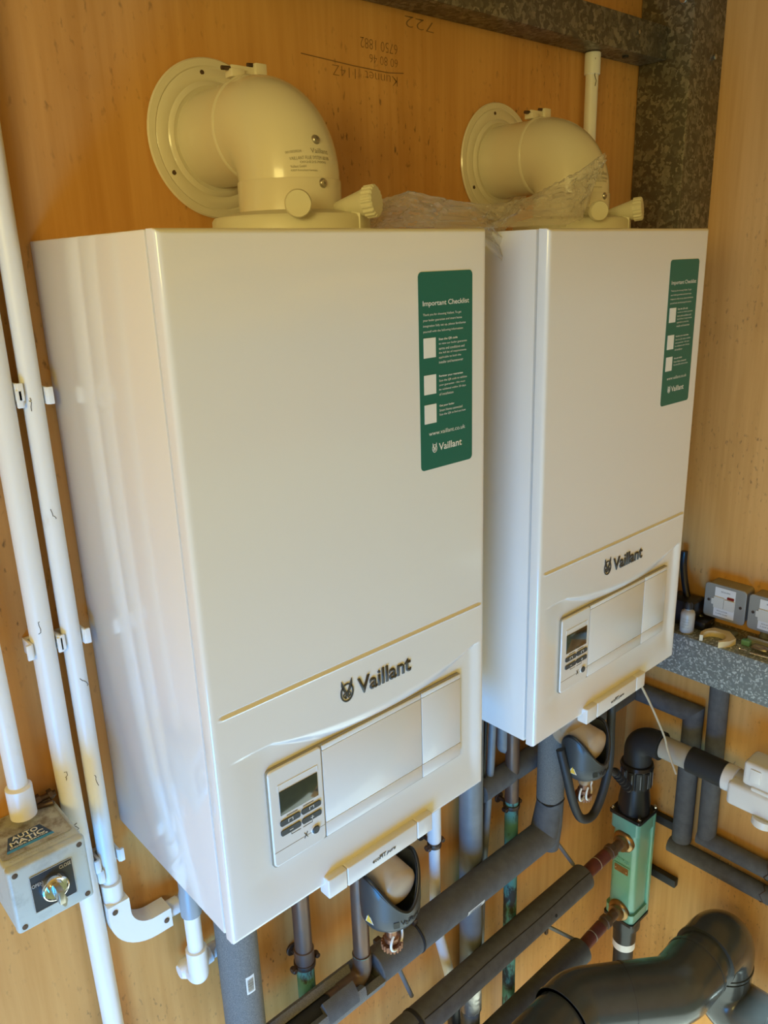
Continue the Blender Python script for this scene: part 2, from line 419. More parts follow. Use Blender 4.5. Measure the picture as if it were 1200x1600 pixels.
def rabbit(fn, cx, cz, s, parent, mt='ink_d'):
    """round emblem: an oval ring with two upright ears and a small face"""
    bm = BM(); n = 40
    def ring(rx, rz, th, a0=0, a1=360, ox=0, oz=0, d=.0012):
        k0 = 36; P1 = []; P2 = []
        for k in range(k0+1):
            a = math.radians(a0+(a1-a0)*k/k0)
            P1.append((cx+s*(ox+rx*math.cos(a)), cz+s*(oz+rz*math.sin(a)))); P2.append((cx+s*(ox+(rx-th)*math.cos(a)), cz+s*(oz+(rz-th)*math.sin(a))))
        for a, b, c, e in zip(P1, P1[1:], P2[1:], P2): prism(bm, [a, b, c, e], fn, .0001, d)
    def blob(pts, d=.0012): prism(bm, [(cx+s*p[0], cz+s*p[1]) for p in pts], fn, .0001, d)
    ring(.72, .88, .13, -230, 50)                     # egg, open where the ears pass
    ring(.72, .88, .13, 66, 114)
    for sg in (-1, 1):
        blob([(sg*.06, .08), (sg*.16, .30), (sg*.34, .74), (sg*.56, 1.22), (sg*.60, .80), (sg*.50, .42), (sg*.30, .10), (sg*.14, -.02)])
        ring(.17, .22, .07, 0, 360, sg*.26, -.22)
        blob([(sg*.05, -.50), (sg*.22, -.56), (sg*.24, -.50), (sg*.07, -.43)])
    blob([(-.12, .10), (.12, .10), (.06, -.30), (0, -.42), (-.06, -.30)])
    return obj('emblem', bm, mt, parent, smooth=False)

def make_boiler(name, x0, label, sticker_label):
    B = thing(name, label, 'boiler', (x0, 0, -BH), 'wall hung gas boilers')
    def P(nm, bm, mt, par=B, **k):
        for v in bm.verts: v.co.z += BH
        return obj(nm, bm, mt, par, **k)
    bm = BM(); box(bm, 0, BW, -.2525, -.0005, -.698, 0, .002); 
    P('casing', bm, 'white')
    # front cover with pressed swoosh and groove
    bm = BM(); nx, nz = 150, 215
    xs = [0, .0008, .0022, .0045] + [.0045+(BW-.009)*k/nx for k in range(1, nx)] + [BW-.0045, BW-.0022, BW-.0008, BW]
    zs = [0, -.0008, -.0022, -.0045, -.1, -.2, -.3, -.40] + [-.40-(.2955)*k/nz for k in range(1, nz)] + [-.6955, -.6978, -.6992, -.70]
    def edge(d):
        return 0 if d >= .0045 else .0045*(1-math.sqrt(max(0, 1-(1-d/.0045)**2)))
    grid = [[bm.verts.new(V((x, -BD - hgt(x, z) + max(edge(min(x, BW-x)), edge(min(-z, z+.70))), z))) for x in xs] for z in zs]
    for i in range(len(zs)-1):
        for j in range(len(xs)-1): bm.faces.new((grid[i][j], grid[i][j+1], grid[i+1][j+1], grid[i+1][j]))
    loop = grid[0][:] + [g[-1] for g in grid[1:]] + grid[-1][-2::-1] + [g[0] for g in grid[-2:0:-1]]
    back = [bm.verts.new(V((v.co.x, -.2565, v.co.z))) for v in loop]
    n = len(loop)
    for k in range(n): bm.faces.new((loop[k], back[k], back[(k+1) % n], loop[(k+1) % n]))
    bm.faces.new(back)
    fc = P('front_cover', bm, 'white', angle=50)
    bm = BM(); cyl(bm, (.012, -.2545, -.700), (0, 0, -1), .003, .004, 12); P('fixing_screw', bm, 'steel')
    # fascia
    F = -BD+.0016
    cp = BM(); prism(cp, rrect(.057, .1255, -.637, -.5195, .005), facing(F), -.0035, .0022)
    cp2 = P('control_panel', cp, 'white_plain')
    bev = cp2.modifiers.new('bevel', 'BEVEL'); bev.width = .0016; bev.segments = 3; bev.limit_method = 'ANGLE'
    def flap(nm, xa, xb):
        bm = BM()
        box(bm, xa, xb, F-.0016, F+.0035, -.5262, -.5205, .0005); box(bm, xa, xb, F-.0016, F+.0035, -.6178, -.5270, .0005)
        box(bm, xa, xb, F-.0016, F+.0035, -.6365, -.6186, .0005)
        return P(nm, bm, 'white_plain')
    flap('hinged_flap', .1270, .2755); flap('side_flap', .2770, .3440)
    bm = BM(); prism(bm, rrect(.0560, .3452, -.6380, -.5185, .005), facing(F), -.0045, .0002); P('fascia_recess', bm, 'ink_g', smooth=False)
    fz = lambda d: (lambda u, v, e: V((u, F-.0022-d-e, v+BH)))
    bm = BM(); prism(bm, [(.0672, -.5475), (.0672, -.5395), (.1190, -.5395), (.1190, -.5475), (.1182, -.5475), (.1182, -.5403), (.0680, -.5403), (.0680, -.5475)], facing(F-.0015), 0, .0012); P('display_surround', bm, 'white_plain', smooth=False)
    bm = BM(); box(bm, .058, .125, F-.0024, F-.001, -.6188, -.6183); P('panel_line', bm, 'ink_g', smooth=False)
    bm = BM(); box(bm, .0685, .1178, F-.0029, F-.001, -.5770, -.5480, .0003); P('display', bm, 'lcd')
    for i, (xa, xb, zc) in enumerate(((.067, .0925, -.5865), (.0945, .120, -.5865), (.067, .0925, -.5985), (.0945, .120, -.5985))):
        bm = BM(); prism(bm, rrect(xa, xb, zc-.0033, zc+.0033, .0022, 4), facing(F-.002), 0, .0016); P('button', bm, 'button')
        bm = BM()
        xm = (xa+xb)/2
        if i < 2:
            box(bm, xm-.003, xm+.003, F-.0039, F-.0035, zc+.0018, zc+.0023); box(bm, xm-.003, xm-.0025, F-.0039, F-.0035, zc-.0012, zc+.0018); box(bm, xm+.0025, xm+.003, F-.0039, F-.0035, zc-.0012, zc+.0018)
        else:
            box(bm, xm-.0022, xm+.0022, F-.0039, F-.0035, zc-.0003, zc+.0003)
            if i == 3: box(bm, xm-.0003, xm+.0003, F-.0039, F-.0035, zc-.0022, zc+.0022)
        P('symbol', bm, 'ink_w', smooth=False)
    yb = (F-.0026, F-.002)
    for xa, xb in ((.076, .090), (.097, .111)):
        bm = BM(); box(bm, xa, xb, *yb, -.5805, -.5800); P('scale_mark', bm, 'ink_d', smooth=False)
    for pl in ([(.080, -.6035), (.080, -.6060), (.0925, -.6060), (.0925, -.6056), (.0804, -.6056), (.0804, -.6035)], [(.108, -.6035), (.108, -.6060), (.0955, -.6060), (.0955, -.6056), (.1076, -.6056), (.1076, -.6035)]):
        bm = BM(); prism(bm, pl, facing(F-.002), 0, .0006); P('bracket_mark', bm, 'ink_d', smooth=False)
    bm = BM(); prism(bm, [(.0965, -.6135), (.0985, -.6165), (.1005, -.6135), (.1010, -.6140), (.0992, -.6172), (.1010, -.6208), (.1003, -.6210), (.0985, -.6180), (.0967, -.6210), (.0960, -.6208), (.0978, -.6172), (.0960, -.6140)], facing(F-.002), 0, .0006); P('bell_symbol', bm, 'ink_d', smooth=False)
    bm = BM(); cyl(bm, (.1110, F-.0018, -.6170), (0, -1, 0), .0056, .0016, 28, .0005); P('knob_ring', bm, 'white_plain')
    bm = BM(); cyl(bm, (.1110, F-.002, -.6170), (0, -1, 0), .0048, .0028, 28, .0008); P('reset_button', bm, 'button')
    # lower grip strip
    bm = BM()
    for xa, xb in ((.1185, .1457), (.1463, .2572), (.2578, .2835)): box(bm, xa, xb, -.2795, -.262, -.7125, -.6865, .0018, 3)
    P('grip_strip', bm, 'white_plain')
    gf = lambda u, v, d: V((u, -.2795-d, v+BH))
    text('grip_text', 'eco', gf, .1835, -.7030, height=.0036, width=.0105, parent=B, mt='ink_d')
    text('grip_text', 'FIT', gf, .1945, -.7030, height=.0056, width=.0100, parent=B, mt='ink_d', bold=.02)
    text('grip_text', 'pure', gf, .2055, -.7038, height=.0046, width=.0145, parent=B, mt='ink_d', shear=.3)
    # logo
    lf = lambda u, v, d: V((u, -BD-d, v+BH))
    text('logo_text', 'Vaillant', lf, .1795, -.4815, height=.0200, width=.0800, parent=B, mt='ink_d', ext=.0012, bold=.012)
    rabbit(lf, .1645, -.4715, .0125, B)
    # checklist sticker
    S = BM(); prism(S, rrect(.2825, .3645, -.2500, -.0420, .005), facing(-BD), 0, .0003)
    S = P('checklist_sticker', S, 'sticker', smooth=False); S['label'] = sticker_label
    sf = lambda u, v, d: V((u, -BD-.0003-d, v+BH))
    T_ = lambda body, u, v, w, h, bold=0: text('printed_text', body, sf, u, v, height=h, width=w, mt='ink_w', parent=S, ext=0, bold=bold)
    T_('Important Checklist', .2885, -.0775, .0705, .0068, .01)
    for i, (l, w) in enumerate((('Thank you for choosing Vaillant. To get', .058), ('your boiler guarantee and smart home', .059), ('integration fully set up, please familiarise', .065), ('yourself with the following information:', .061))):
        T_(l, .2885, -.0865-i*.0057, w, .0030)
    rows = [(-.1125, ('Scan the QR code', .0290), [('to view our boiler guarantee', .0440), ('terms and conditions and', .0400), ('the full list of requirements', .0430), ('applicable to both the', .0345), ('installer and homeowner', .0380)]),
            (-.1515, ('Register your guarantee', .0375), [('Scan the QR code to validate', .0440), ('your guarantee - this must', .0410), ('be validated within 30 days', .0425), ('of installation', .0220)]),
            (-.1835, ('Get your boiler', .0235), [('Smart Home connected', .0365), ('Scan the QR to find out how', .0420)])]
    for z, hd, ls in rows:
        T_(hd[0], .3115, z, hd[1], .0028, .02)
        for i, (l, w) in enumerate(ls): T_(l, .3115, z-.0048*(i+1), w, .0028)
    for za in (-.1085, -.1470, -.1785):
        bm = BM(); box(bm, .2888, .3068, -BD-.0006, -BD-.0003, za-.0205, za); P('blank_panel', bm, 'ink_w', par=S, smooth=False)
    T_('www.vaillant.co.uk', .2950, -.2125, .0575, .0045)
    T_('Vaillant', .3100, -.2310, .0370, .0080, .015)
    rabbit(lambda u, v, d: V((u, -BD-.0004-d*.2, v+BH)), .3035, -.2275, .0052, S, 'ink_w')
    return B
b1 = make_boiler('wall_boiler', 0, 'near large white wall-hung boiler with a green checklist sticker, beside the white conduits', 'green checklist sticker')
b2 = make_boiler('wall_boiler', .498, 'far white wall-hung boiler with a green checklist sticker, next to the corner', 'green checklist sticker')

# ------------------------------------------------------------------ flues
CX, CY, RB, R1, ZB = .226, -.140, .055, .0525, .052
def flue(x0, which):
    X = CX+x0; cy = CY
    t = thing('flue_elbow', 'cream flue elbow rising from the top of the %s boiler' % which, 'flue elbow', (X, cy, 0), 'cream flue elbows')
    L = lambda x, y, z: V((x, y-cy, z))   # local: x about the axis
    bm = BM(); lathe(bm, [(.060, .001), (.083, .001), (.083, .013), (.0805, .0165), (.066, .0195), (.058, .0215), (.0535, .0215)], 64); obj('adapter_collar', bm, 'cream_plastic', t)
    # socket
    bm = BM(); lathe(bm, [(.052, .006), (R1+.0012, .0075), (R1+.0014, .0500), (R1+.0006, .0512), (R1, .0512)], 64); obj('socket', bm, 'cream', t)
    pts = []
    for k in range(25):
        ph = PI/2*k/24; pts.append((0, RB-RB*math.cos(ph), ZB+RB*math.sin(ph)))
    pts = [(0, 0, .012)] + pts + [(0, RB+.002, ZB+RB)]
    bm = BM(); tube(bm, pts, R1, 64); obj('bend', bm, 'cream', t)
    def em(th, s, d=0):   # point on the skin of the bend; th around, s along from the socket
        rr_ = R1+d
        if s <= 0: c = V((0, 0, ZB+s)); nrm = V((0, -1, 0)); rr_ += .0014
        else:
            ph = s/RB*.60; c = V((0, RB-RB*math.cos(ph), ZB+RB*math.sin(ph))); nrm = V((0, -math.cos(ph), math.sin(ph)))
        return c + (nrm*math.cos(th)+V((1, 0, 0))*math.sin(th))*rr_, (nrm*math.cos(th)+V((1, 0, 0))*math.sin(th))
    for th, s in ((.02, .030), (.04, -.006), (.03, -.036)):
        p, nn = em(th, s, -.001)
        bm = BM(); lathe(bm, [(.0048, 0), (.0048, .0012), (.0035, .0030), (.0012, .0034), (.001, .0022), (0, .0022)], 20, p, nn); obj('screw', bm, 'steel', t)
    ef = lambda u, v, d: em(u/R1, v, d)[0]
    for body, u, v, w, h in (('0010020024', -.034, .0195, .016, .0022), ('Vaillant', -.008, .0185, .022, .0042), ('VAILLANT FLUE SYSTEM 60/100', -.031, .0135, .045, .0028), ('0020257000', -.021, .0105, .030, .0018), ('Vaillant GmbH', -.031, .0070, .016, .0022), ('42859 Remscheid Germany', -.031, .0035, .028, .0022)):
        text('printed_text', body, ef, u, v, height=h, width=w, mt='ink_g', parent=t, ext=0)
    # test ports
    d1 = V((-.53, -.85, 0)).normalized()
    bm = BM(); lathe(bm, [(.0065, .060), (.0065, .088), (.0125, .089), (.0130, .096), (.0118, .098), (0, .0984)], 36, (0, 0, .024), d1); obj('test_cap', bm, 'cream_plastic', t)
    d2 = V((.40, -.92, .10)).normalized()
    bm = BM(); lathe(bm, [(.004, .048), (.0125, .084), (.0135, .086), (.0135, .089), (0, .089)], 36, (0, 0, .018), d2)
    bx = V((.40, -.92, 0)).normalized()
    px = bx*.080; box(bm, px.x-.008, px.x+.008, px.y-.004, px.y+.006, .001, .022, .001, rot=Matrix.Rotation(math.atan2(.40, .92), 3, 'Z'))
    obj('test_spout', bm, 'cream_plastic', t)
    bm = BM(); c0 = V((0, 0, .018)); pr = []
    uu_ = d2.cross(V((0, 0, 1))).normalized(); ww_ = d2.cross(uu_)
    ring0, ring1 = [], []
    for k in range(72):
        rr_ = .0158 if k % 4 < 2 else .0146; a = 2*PI*k/72
        dv = (uu_*math.cos(a)+ww_*math.sin(a))*rr_
        ring0.append(bm.verts.new(c0+d2*.089+dv)); ring1.append(bm.verts.new(c0+d2*.099+dv))
    ring2 = [bm.verts.new(c0+d2*.1005+(v.co-c0-d2*.099)*.88) for v in ring1]
    for k in range(72):
        j = (k+1) % 72; bm.faces.new((ring0[k], ring0[j], ring1[j], ring1[k])); bm.faces.new((ring1[k], ring1[j], ring2[j], ring2[k]))
    bm.faces.new(ring0); bm.faces.new(ring2)
    obj('knurled_cap', bm, 'cream_plastic', t, angle=25)
    # wall pipe
    t2 = thing('flue_pipe', 'short cream flue pipe joining the %s boiler elbow to the wall' % which, 'flue pipe', (X, -.001, .107), 'cream flue pipes')
    bm = BM(); tube(bm, [(0, 0, 0), (0, -.081, 0)], R1-.0014, 64); obj('pipe', bm, 'cream', t2)
    bm = BM(); lathe(bm, [(R1-.001, .0), (R1+.0012, .001), (R1+.0016, .004), (R1+.0004, .006), (R1-.001, .006)], 64, (0, -.080, 0), (0, -1, 0)); obj('joint_ring', bm, 'cream', t2)
    bm = BM()
    box(bm, -.022, .020, -.080, -.077, .0505, .062, .0008); box(bm, .006, .020, -.084, -.070, .052, .066, .001)
    box(bm, -.024, -.008, -.084, -.070, .050, .058, .001)
    obj('clamp_tab', bm, 'cream', t2)
    for xx, zz in ((-.032, .058), (.000, .064)):
        bm = BM(); tube(bm, [(xx, -.077, zz), (xx+.018, -.077, zz+.001)], .0022, 12); obj('clamp_screw', bm, 'bronze', t2)
    t3 = thing('wall_rosette', 'round cream wall rosette around the %s boiler flue pipe' % which, 'wall rosette', (X, -.0005, .107), 'cream wall rosettes')
    bm = BM(); lathe(bm, [(R1+.0005, .0), (.0830, 0), (.0845, .0022), (.0830, .0042), (.0760, .0048), (.0745, .0036), (.0730, .0048), (.0640, .0060), (.0610, .0050), (.0590, .0072), (R1+.0030, .0080), (R1+.0012, .0070)], 80, (0, 0, 0), (0, -1, 0)); obj('plate', bm, 'cream', t3)
    for a in (100, 212, 330):
        a = math.radians(a); bm = BM(); cyl(bm, (.0690*math.cos(a), -.0040, .0690*math.sin(a)), (0, -1, 0), .0026, .0016, 14); obj('screw_hole', bm, 'bronze', t3)
flue(0, 'near'); flue(.498, 'far')

# polythene bag over the gap and the far elbow
def bag():
    top = [(.315, .018), (.345, .036), (.391, .046), (.456, .038), (.527, .034), (.580, .038), (.619, .046), (.670, .060), (.719, .076), (.755, .092), (.776, .100)]
    low = [(.325, .004), (.35, .004), (.391, .004), (.44, .004), (.470, -.004), (.4925, -.036), (.4955, -.018), (.56, .003), (.69, .006), (.72, .012), (.752, .060)]
    def lerp(L, s):
        q = s*(len(L)-1); i = min(int(q), len(L)-2); k = q-i; k = k*k*(3-2*k)*.5+k*.5
        return L[i][0]*(1-k)+L[i+1][0]*k, L[i][1]*(1-k)+L[i+1][1]*k
    bm = BM(); NS, NT = 150, 34; G = []
    for i in range(NS+1):
        s = i/NS; a = lerp(top, s); b = lerp(low, s); row = []
        for j in range(NT+1):
            q = j/NT
            x = a[0]*(1-q)+b[0]*q; z = a[1]*(1-q)+b[1]*q
            ybase = -.150-.055*q*(.45+.55*math.sin(PI*min(1, s*1.1)))
            if s > .55: ybase -= .045*sstep((s-.55)/.25)*(1-.15*q)
            n1 = noise.noise(V((s*9+q*3, q*5-s*6, 3.1))); n2 = noise.noise(V((s*34+q*9, q*11-s*20, 8.1))); n3 = noise.noise(V((s*70, q*22+s*30, 1.1)))
            w = .25+.75*math.sin(PI*q)**.5
            y = ybase + w*(.012*n1+.005*n2+.0010*n3); x += (ybase+.150)*1.25*(0 if .33 < s < .52 else 1)
            z += w*.008*abs(n2)+.0008*n3
            if .30 < s < .52 and z < .003: pass
            elif z < .0035: z = .0035
            row.append(bm.verts.new((x, y, z)))
        G.append(row)
    for i in range(NS):
        for j in range(NT): bm.faces.new((G[i][j], G[i+1][j], G[i+1][j+1], G[i][j+1]))
    # rear layer folding back down behind
    H = []
    for i in range(NS+1):
        s = i/NS; a = lerp(top, s); row = [G[i][0]]
        for j in range(1, 11):
            q = j/10; n2 = noise.noise(V((s*30, q*8, 5.5)))
            z = a[1]*(1-q)+.0045*q + .006*abs(n2); y = G[i][0].co.y + .055*q + .007*n2
            if s > .62: y = G[i][0].co.y + .012*q
            row.append(bm.verts.new((G[i][0].co.x+.006*n2*q, y, z)))
        H.append(row)
    for i in range(NS):
        for j in range(10): bm.faces.new((H[i][j], H[i][j+1], H[i+1][j+1], H[i+1][j]))
    o = obj('plastic_bag', bm, 'film', angle=180)
    tag(o, 'crumpled clear polythene bag draped between the boiler tops over the far elbow', 'plastic bag')
bag()

# writing on the plywood, upside down
wf = lambda u, v, d: V((u, -.0002-d, v))
bm = BM(); tube(bm, [(.357, -.0005, .2125), (.44, -.0005, .2085), (.50, -.0005, .2070), (.528, -.0005, .2095)], .0006, 6)
pw = obj('pencil_writing', bm, 'pencil'); tag(pw, 'upside-down pencil writing and ruled line on the plywood above the boilers', 'writing')
text('handwriting', 'Kunnet  114Z', wf, .517, .2040, height=.012, width=.112, mt='pencil', parent=pw, ext=0, bold=-.018, rot=PI-.02)
text('handwriting', '60 80 46', wf, .518, .2245, height=.010, width=.050, mt='pencil', parent=pw, ext=0, bold=-.018, rot=PI-.02)
text('handwriting', '6750 1882', wf, .518, .2420, height=.012, width=.065, mt='pencil', parent=pw, ext=0, bold=-.018, rot=PI-.02)
text('handwriting', '722', wf, .588, .2780, height=.013, width=.055, mt='pencil', parent=pw, ext=0, bold=-.018, rot=PI-.02)

# vent pipe under the beam
t = thing('overflow_pipe', 'scuffed white plastic pipe with socket end, hanging under the top beam', 'pipe', (.943, -.016, -.2))
bm = BM(); tube(bm, [(0, 0, 0), (.001, 0, .455)], .0105, 24); obj('pipe', bm, 'pvc', t)
bm = BM(); cyl(bm, (.001, 0, .450), (0, 0, 1), .0130, .033, 24, .001); obj('socket', bm, 'pvc_new', t)
for q in ((.14, .33), (.36, .41)):
    bm = BM(); tube(bm, [(-.004+.003*math.sin(k*2.1), -.0102, .2+q[0]*.0+(.19+q[0]*.3)+(q[1]-q[0])*.25*k/6) for k in range(7)], .0006, 5); obj('scuff_line', bm, 'scuff', t)

# ------------------------------------------------------------------ conduits on the left
def saddle(parent, x, z, r):
    bm = BM()
    box(bm, x-r-.002, x+r+.002, -.0065, -.0005, z-.009, z+.009, .0006)
    for s in (-1, 1):
        box(bm, x+s*(r+.0022)-.0016, x+s*(r+.0022)+.0016, -.026, -.0005, z-.009, z+.009, .0006)
        box(bm, x+s*(r+.0052)-.0030, x+s*(r+.0052)+.0030, -.0275, -.0240, z-.009, z+.009, .0008)
    obj('saddle_clip', bm, 'pvc_new', parent)
def scuffs(parent, x, y, r, zs, seed):
    rnd = random.Random(seed)
    for z in zs:
        a = math.radians(rnd.uniform(-130, -95)); p = []
        for k in range(6):
            a += rnd.uniform(-.25, .30); z -= rnd.uniform(.000, .005)
            p.append((x+math.cos(a)*(r+.0001), y+math.sin(a)*(r+.0001), z))
        bm = BM(); tube(bm, p, .0004, 5); obj('scuff_line', bm, 'scuff', parent)
Yc = -.017
t = thing('conduit', 'white conduit closest to the near boiler, ending in an inspection bend', 'conduit', (-.0285, Yc, -.77), 'white plastic conduits')
bm = BM(); tube(bm, [(0.0, 0, -.005), (.0035, 0, 1.30)], .0105, 28); obj('pipe', bm, 'pvc', t)
for z in (-.152, -.426, -.728): saddle(t, .0016*(z+.77)/.7, z+.77, .0105)
for c in t.children:
    if c.name.startswith('saddle'): c.location = (0, -Yc, 0)
bm = BM(); lathe(bm, [(.0118, 0), (.0132, .001), (.0132, .028), (.0118, .029)], 28, (-.0002, 0, -.022)); obj('socket', bm, 'pvc_new', t)
scuffs(t, 0.001, 0, .0105, (.62, .50, .30, .17), 3)
# inspection bend: flat-fronted square elbow
bend = thing('inspection_bend', 'white flat-fronted inspection elbow with two screws at the foot of the conduit', 'conduit bend', (-.0285, Yc, -.81))
def arcpts(r, a0, a1, cx, cz, n=10): return [(cx+r*math.cos(math.radians(a0+(a1-a0)*k/n)), cz+r*math.sin(math.radians(a0+(a1-a0)*k/n))) for k in range(n+1)]
ol = [(-.014, .020)] + arcpts(.058, 180, 270, .044, -.002) + [(.066, -.060), (.066, -.031)] + arcpts(.030, 270, 180, .044, -.002+.001) + [(.014, .020)]
bm = BM(); prism(bm, ol, facing(0), -.012, .013); obj('body', bm, 'greypvc' if False else 'pvc', bend, smooth=False)
bm = BM(); prism(bm, ol, facing(0), .0132, .0150); obj('cover', bm, 'pvc_new', bend, smooth=False)
for a, b in ((-.006, .010), (.058, -.046)):
    bm = BM(); cyl(bm, (a, -.0148, b), (0, -1, 0), .0036, .0016, 16, .0004); obj('screw', bm, 'bronze', bend)
bm = BM(); tube(bm, [(.064, 0, -.045), (.082, 0, -.045)], .0115, 24); tube(bm, [(.075, 0, -.045), (.120, 0, -.045)], .0095, 24); obj('spigot', bm, 'pvc_new', bend)

t = thing('conduit', 'thicker white conduit passing between the key switch and the inner conduit', 'conduit', (-.0585, -.017, -1.75), 'white plastic conduits')
bm = BM(); tube(bm, [(.006, 0, 0), (.0035, 0, .79), (-.0005, 0, 1.2), (.0015, 0, 1.9), (.004, 0, 2.3)], .0127, 28); obj('pipe', bm, 'pvc', t)
for z in (-.424, -.145, -.745): saddle(t, .0, z+1.75, .0127)
for c in t.children:
    if c.name.startswith('saddle'): c.location = (0, .017, 0)
scuffs(t, 0.0, 0, .0127, (1.17, 1.36, 1.10), 9)
t = thing('conduit', 'short white conduit entering the top of the key switch box', 'conduit', (-.114, -.028, -.613), 'white plastic conduits')
bm = BM(); tube(bm, [(0, 0, .02), (-.004, .006, .9)], .0105, 28); obj('pipe', bm, 'pvc', t)
bm = BM(); lathe(bm, [(.0110, 0), (.0142, .001), (.0142, .038), (.0118, .040)], 28, (0, 0, .001)); obj('socket', bm, 'pvc_new', t)

# key switch
t = thing('key_switch', 'grey key switch box marked OPEN and CLOSE with chrome key barrel', 'key switch', (-.1165, 0, -.70))
bm = BM(); box(bm, -.041, .041, -.090, -.0008, .000, .080, .0035, 3); obj('housing', bm, 'boxgrey', t)
bm = BM(); box(bm, -.0415, .0415, -.1000, -.0885, -.0005, .0805, .004, 3); obj('lid', bm, 'boxgrey', t)
for a in (-.034, .034):
    for b in (.007, .073):
        bm = BM(); cyl(bm, (a, -.0996, b), (0, -1, 0), .0030, .0012, 16, .0003); obj('lid_screw', bm, 'bronze', t)
bm = BM(); prism(bm, rrect(-.0215, .0235, .017, .063, .003), facing(-.1000), 0, .0008); obj('name_plate', bm, 'blackm', t, smooth=False)
bm = BM()
for a in ((-.0215, .0235, .0626, .063), (-.0215, .0235, .017, .0174)): box(bm, a[0], a[1], -.1012, -.1007, a[2], a[3])
for a in ((-.0215, -.0211, .017, .063), (.0231, .0235, .017, .063)): box(bm, a[0], a[1], -.1012, -.1007, a[2], a[3])
obj('plate_border', bm, 'label_s', t, smooth=False)
kf = lambda u, v, d: V((u, -.1010-d, v))
text('switch_text', 'OPEN', kf, -.0205, .0485, height=.0042, width=.011, mt='label_s', parent=t)
text('switch_text', 'CLOSE', kf, .0095, .0560, height=.0042, width=.0125, mt='label_s', parent=t)
bm = BM(); lathe(bm, [(.0152, 0), (.0152, .004), (.0140, .008), (.0128, .0085), (.0120, .0070), (.0085, .0065), (.0080, .0095), (0, .0098)], 40, (.001, -.1005, .040), (0, -1, 0)); obj('lock_barrel', bm, 'chrome', t)
bm = BM(); box(bm, -.0022, .0042, -.125, -.1090, .031, .048, .001); 
rk = Matrix.Rotation(math.radians(-35), 3, 'Y')
prism(bm, [(.000, .034), (.006, .036), (.0085, .028), (.0065, .021), (.004, .020), (.001, .026)], facing(-.1110), 0, .006)
obj('key', bm, 'steel', t)
bm = BM(); prism(bm, rrect(-.038, .036, .006, .080, .004), lambda u, v, d: V((u, -v-.0, .0806+d)), 0, .0003); obj('top_label', bm, 'boxtop', t, smooth=False)
tf = lambda u, v, d: V((u, -v, .0811+d))
tf2 = lambda u, v, d: V((u, -(.080-v), .0811+d))
bm = BM(); prism(bm, [(-.030, .012), (.018, .012), (.012, .034), (-.022, .034)], tf2, 0, .0001); obj('label_panel', bm, 'navy', t, smooth=False)
bm = BM(); prism(bm, [(-.031, .008), (.019, .008), (.018, .012), (-.030, .012)], tf2, 0, .0001); obj('label_panel', bm, 'blue', t, smooth=False)
text('label_text', 'AUTO', tf2, -.020, .0255, height=.007, width=.028, mt='ink_w', parent=t, bold=.02)
text('label_text', 'MATIC', tf2, -.024, .0165, height=.0075, width=.036, mt='ink_w', parent=t, bold=.02)
text('label_text', 'DOOR SERVICE', tf2, -.026, .0132, height=.002, width=.040, mt='ink_w', parent=t)
for i in range(4):
    text('label_text', ('SERVICES AND REPAIRS TO DOORS', 'SHUTTERS GATES AND BARRIERS', 'TELEPHONE FOR SERVICE 24 HOURS', 'A DAY SEVEN DAYS A WEEK')[i], tf2, -.034, .005-.0035*i-.002, height=.0017, width=.060, mt='ink_g', parent=t, ext=0)
t = thing('rusty_bolt', 'old bronze bolt and nut on top of the key switch by the wall', 'bolt', (-.090, -.012, -.618))
bm = BM(); tube(bm, [(-.008, 0, .006), (.016, -.006, .010)], .0035, 12); cyl(bm, (-.006, 0, .006), (1, 0, .2), .006, .006, 6); tube(bm, [(-.006, -.004, .001), (.010, -.012, .003)], .0035, 10); obj('bolt_shank', bm, 'bronze', t)
bm = BM(); cyl(bm, (.008, -.004, .009), (1, 0, .2), .0062, .005, 6); obj('nut', bm, 'bronze', t)

# condensate pipe under the near boiler
t = thing('condensate_pipe', 'white plastic drain pipe with grey coupling under the near boiler', 'drain pipe', (.057, -.050, -.955))
bm = BM(); tube(bm, [(0, 0, .030), (0, 0, .28)], .0108, 28); obj('drop_pipe', bm, 'pvc_new', t)
bm = BM(); lathe(bm, [(.0118, .105), (.0138, .106), (.0138, .140), (.0125, .145), (.0125, .165), (.0118, .166)], 28); obj('grey_coupling', bm, 'greypvc', t)
bm = BM(); lathe(bm, [(.0110, .012), (.0140, .013), (.0140, .046), (.0112, .047)], 28); tube(bm, fillet([(0, 0, .020), (0, 0, -.002), (0, .024, -.004)], .010), .0136, 28); obj('lower_elbow', bm, 'pvc_new', t)
bm = BM(); lathe(bm, [(0, -.006), (.009, -.005), (.0135, .002), (.0135, .018), (.011, .019)], 28, (-.012, .026, -.004), (1, 0, 0)); lathe(bm, [(.0110, 0), (.0140, .001), (.0140, .020), (.011, .021)], 28, (.010, .026, -.004), (1, 0, .1)); obj('wall_elbow', bm, 'pvc_new', t)
bm = BM(); tube(bm, [(.0, .026, -.004), (.125, .026, -.001)], .0107, 28); obj('run_pipe', bm, 'pvc_new', t)
bm = BM(); box(bm, .028, .040, .010, .0495, .085, .105, .001); box(bm, .0395, .045, .006, .012, .085, .105, .001); obj('clip', bm, 'pvc_new', t)

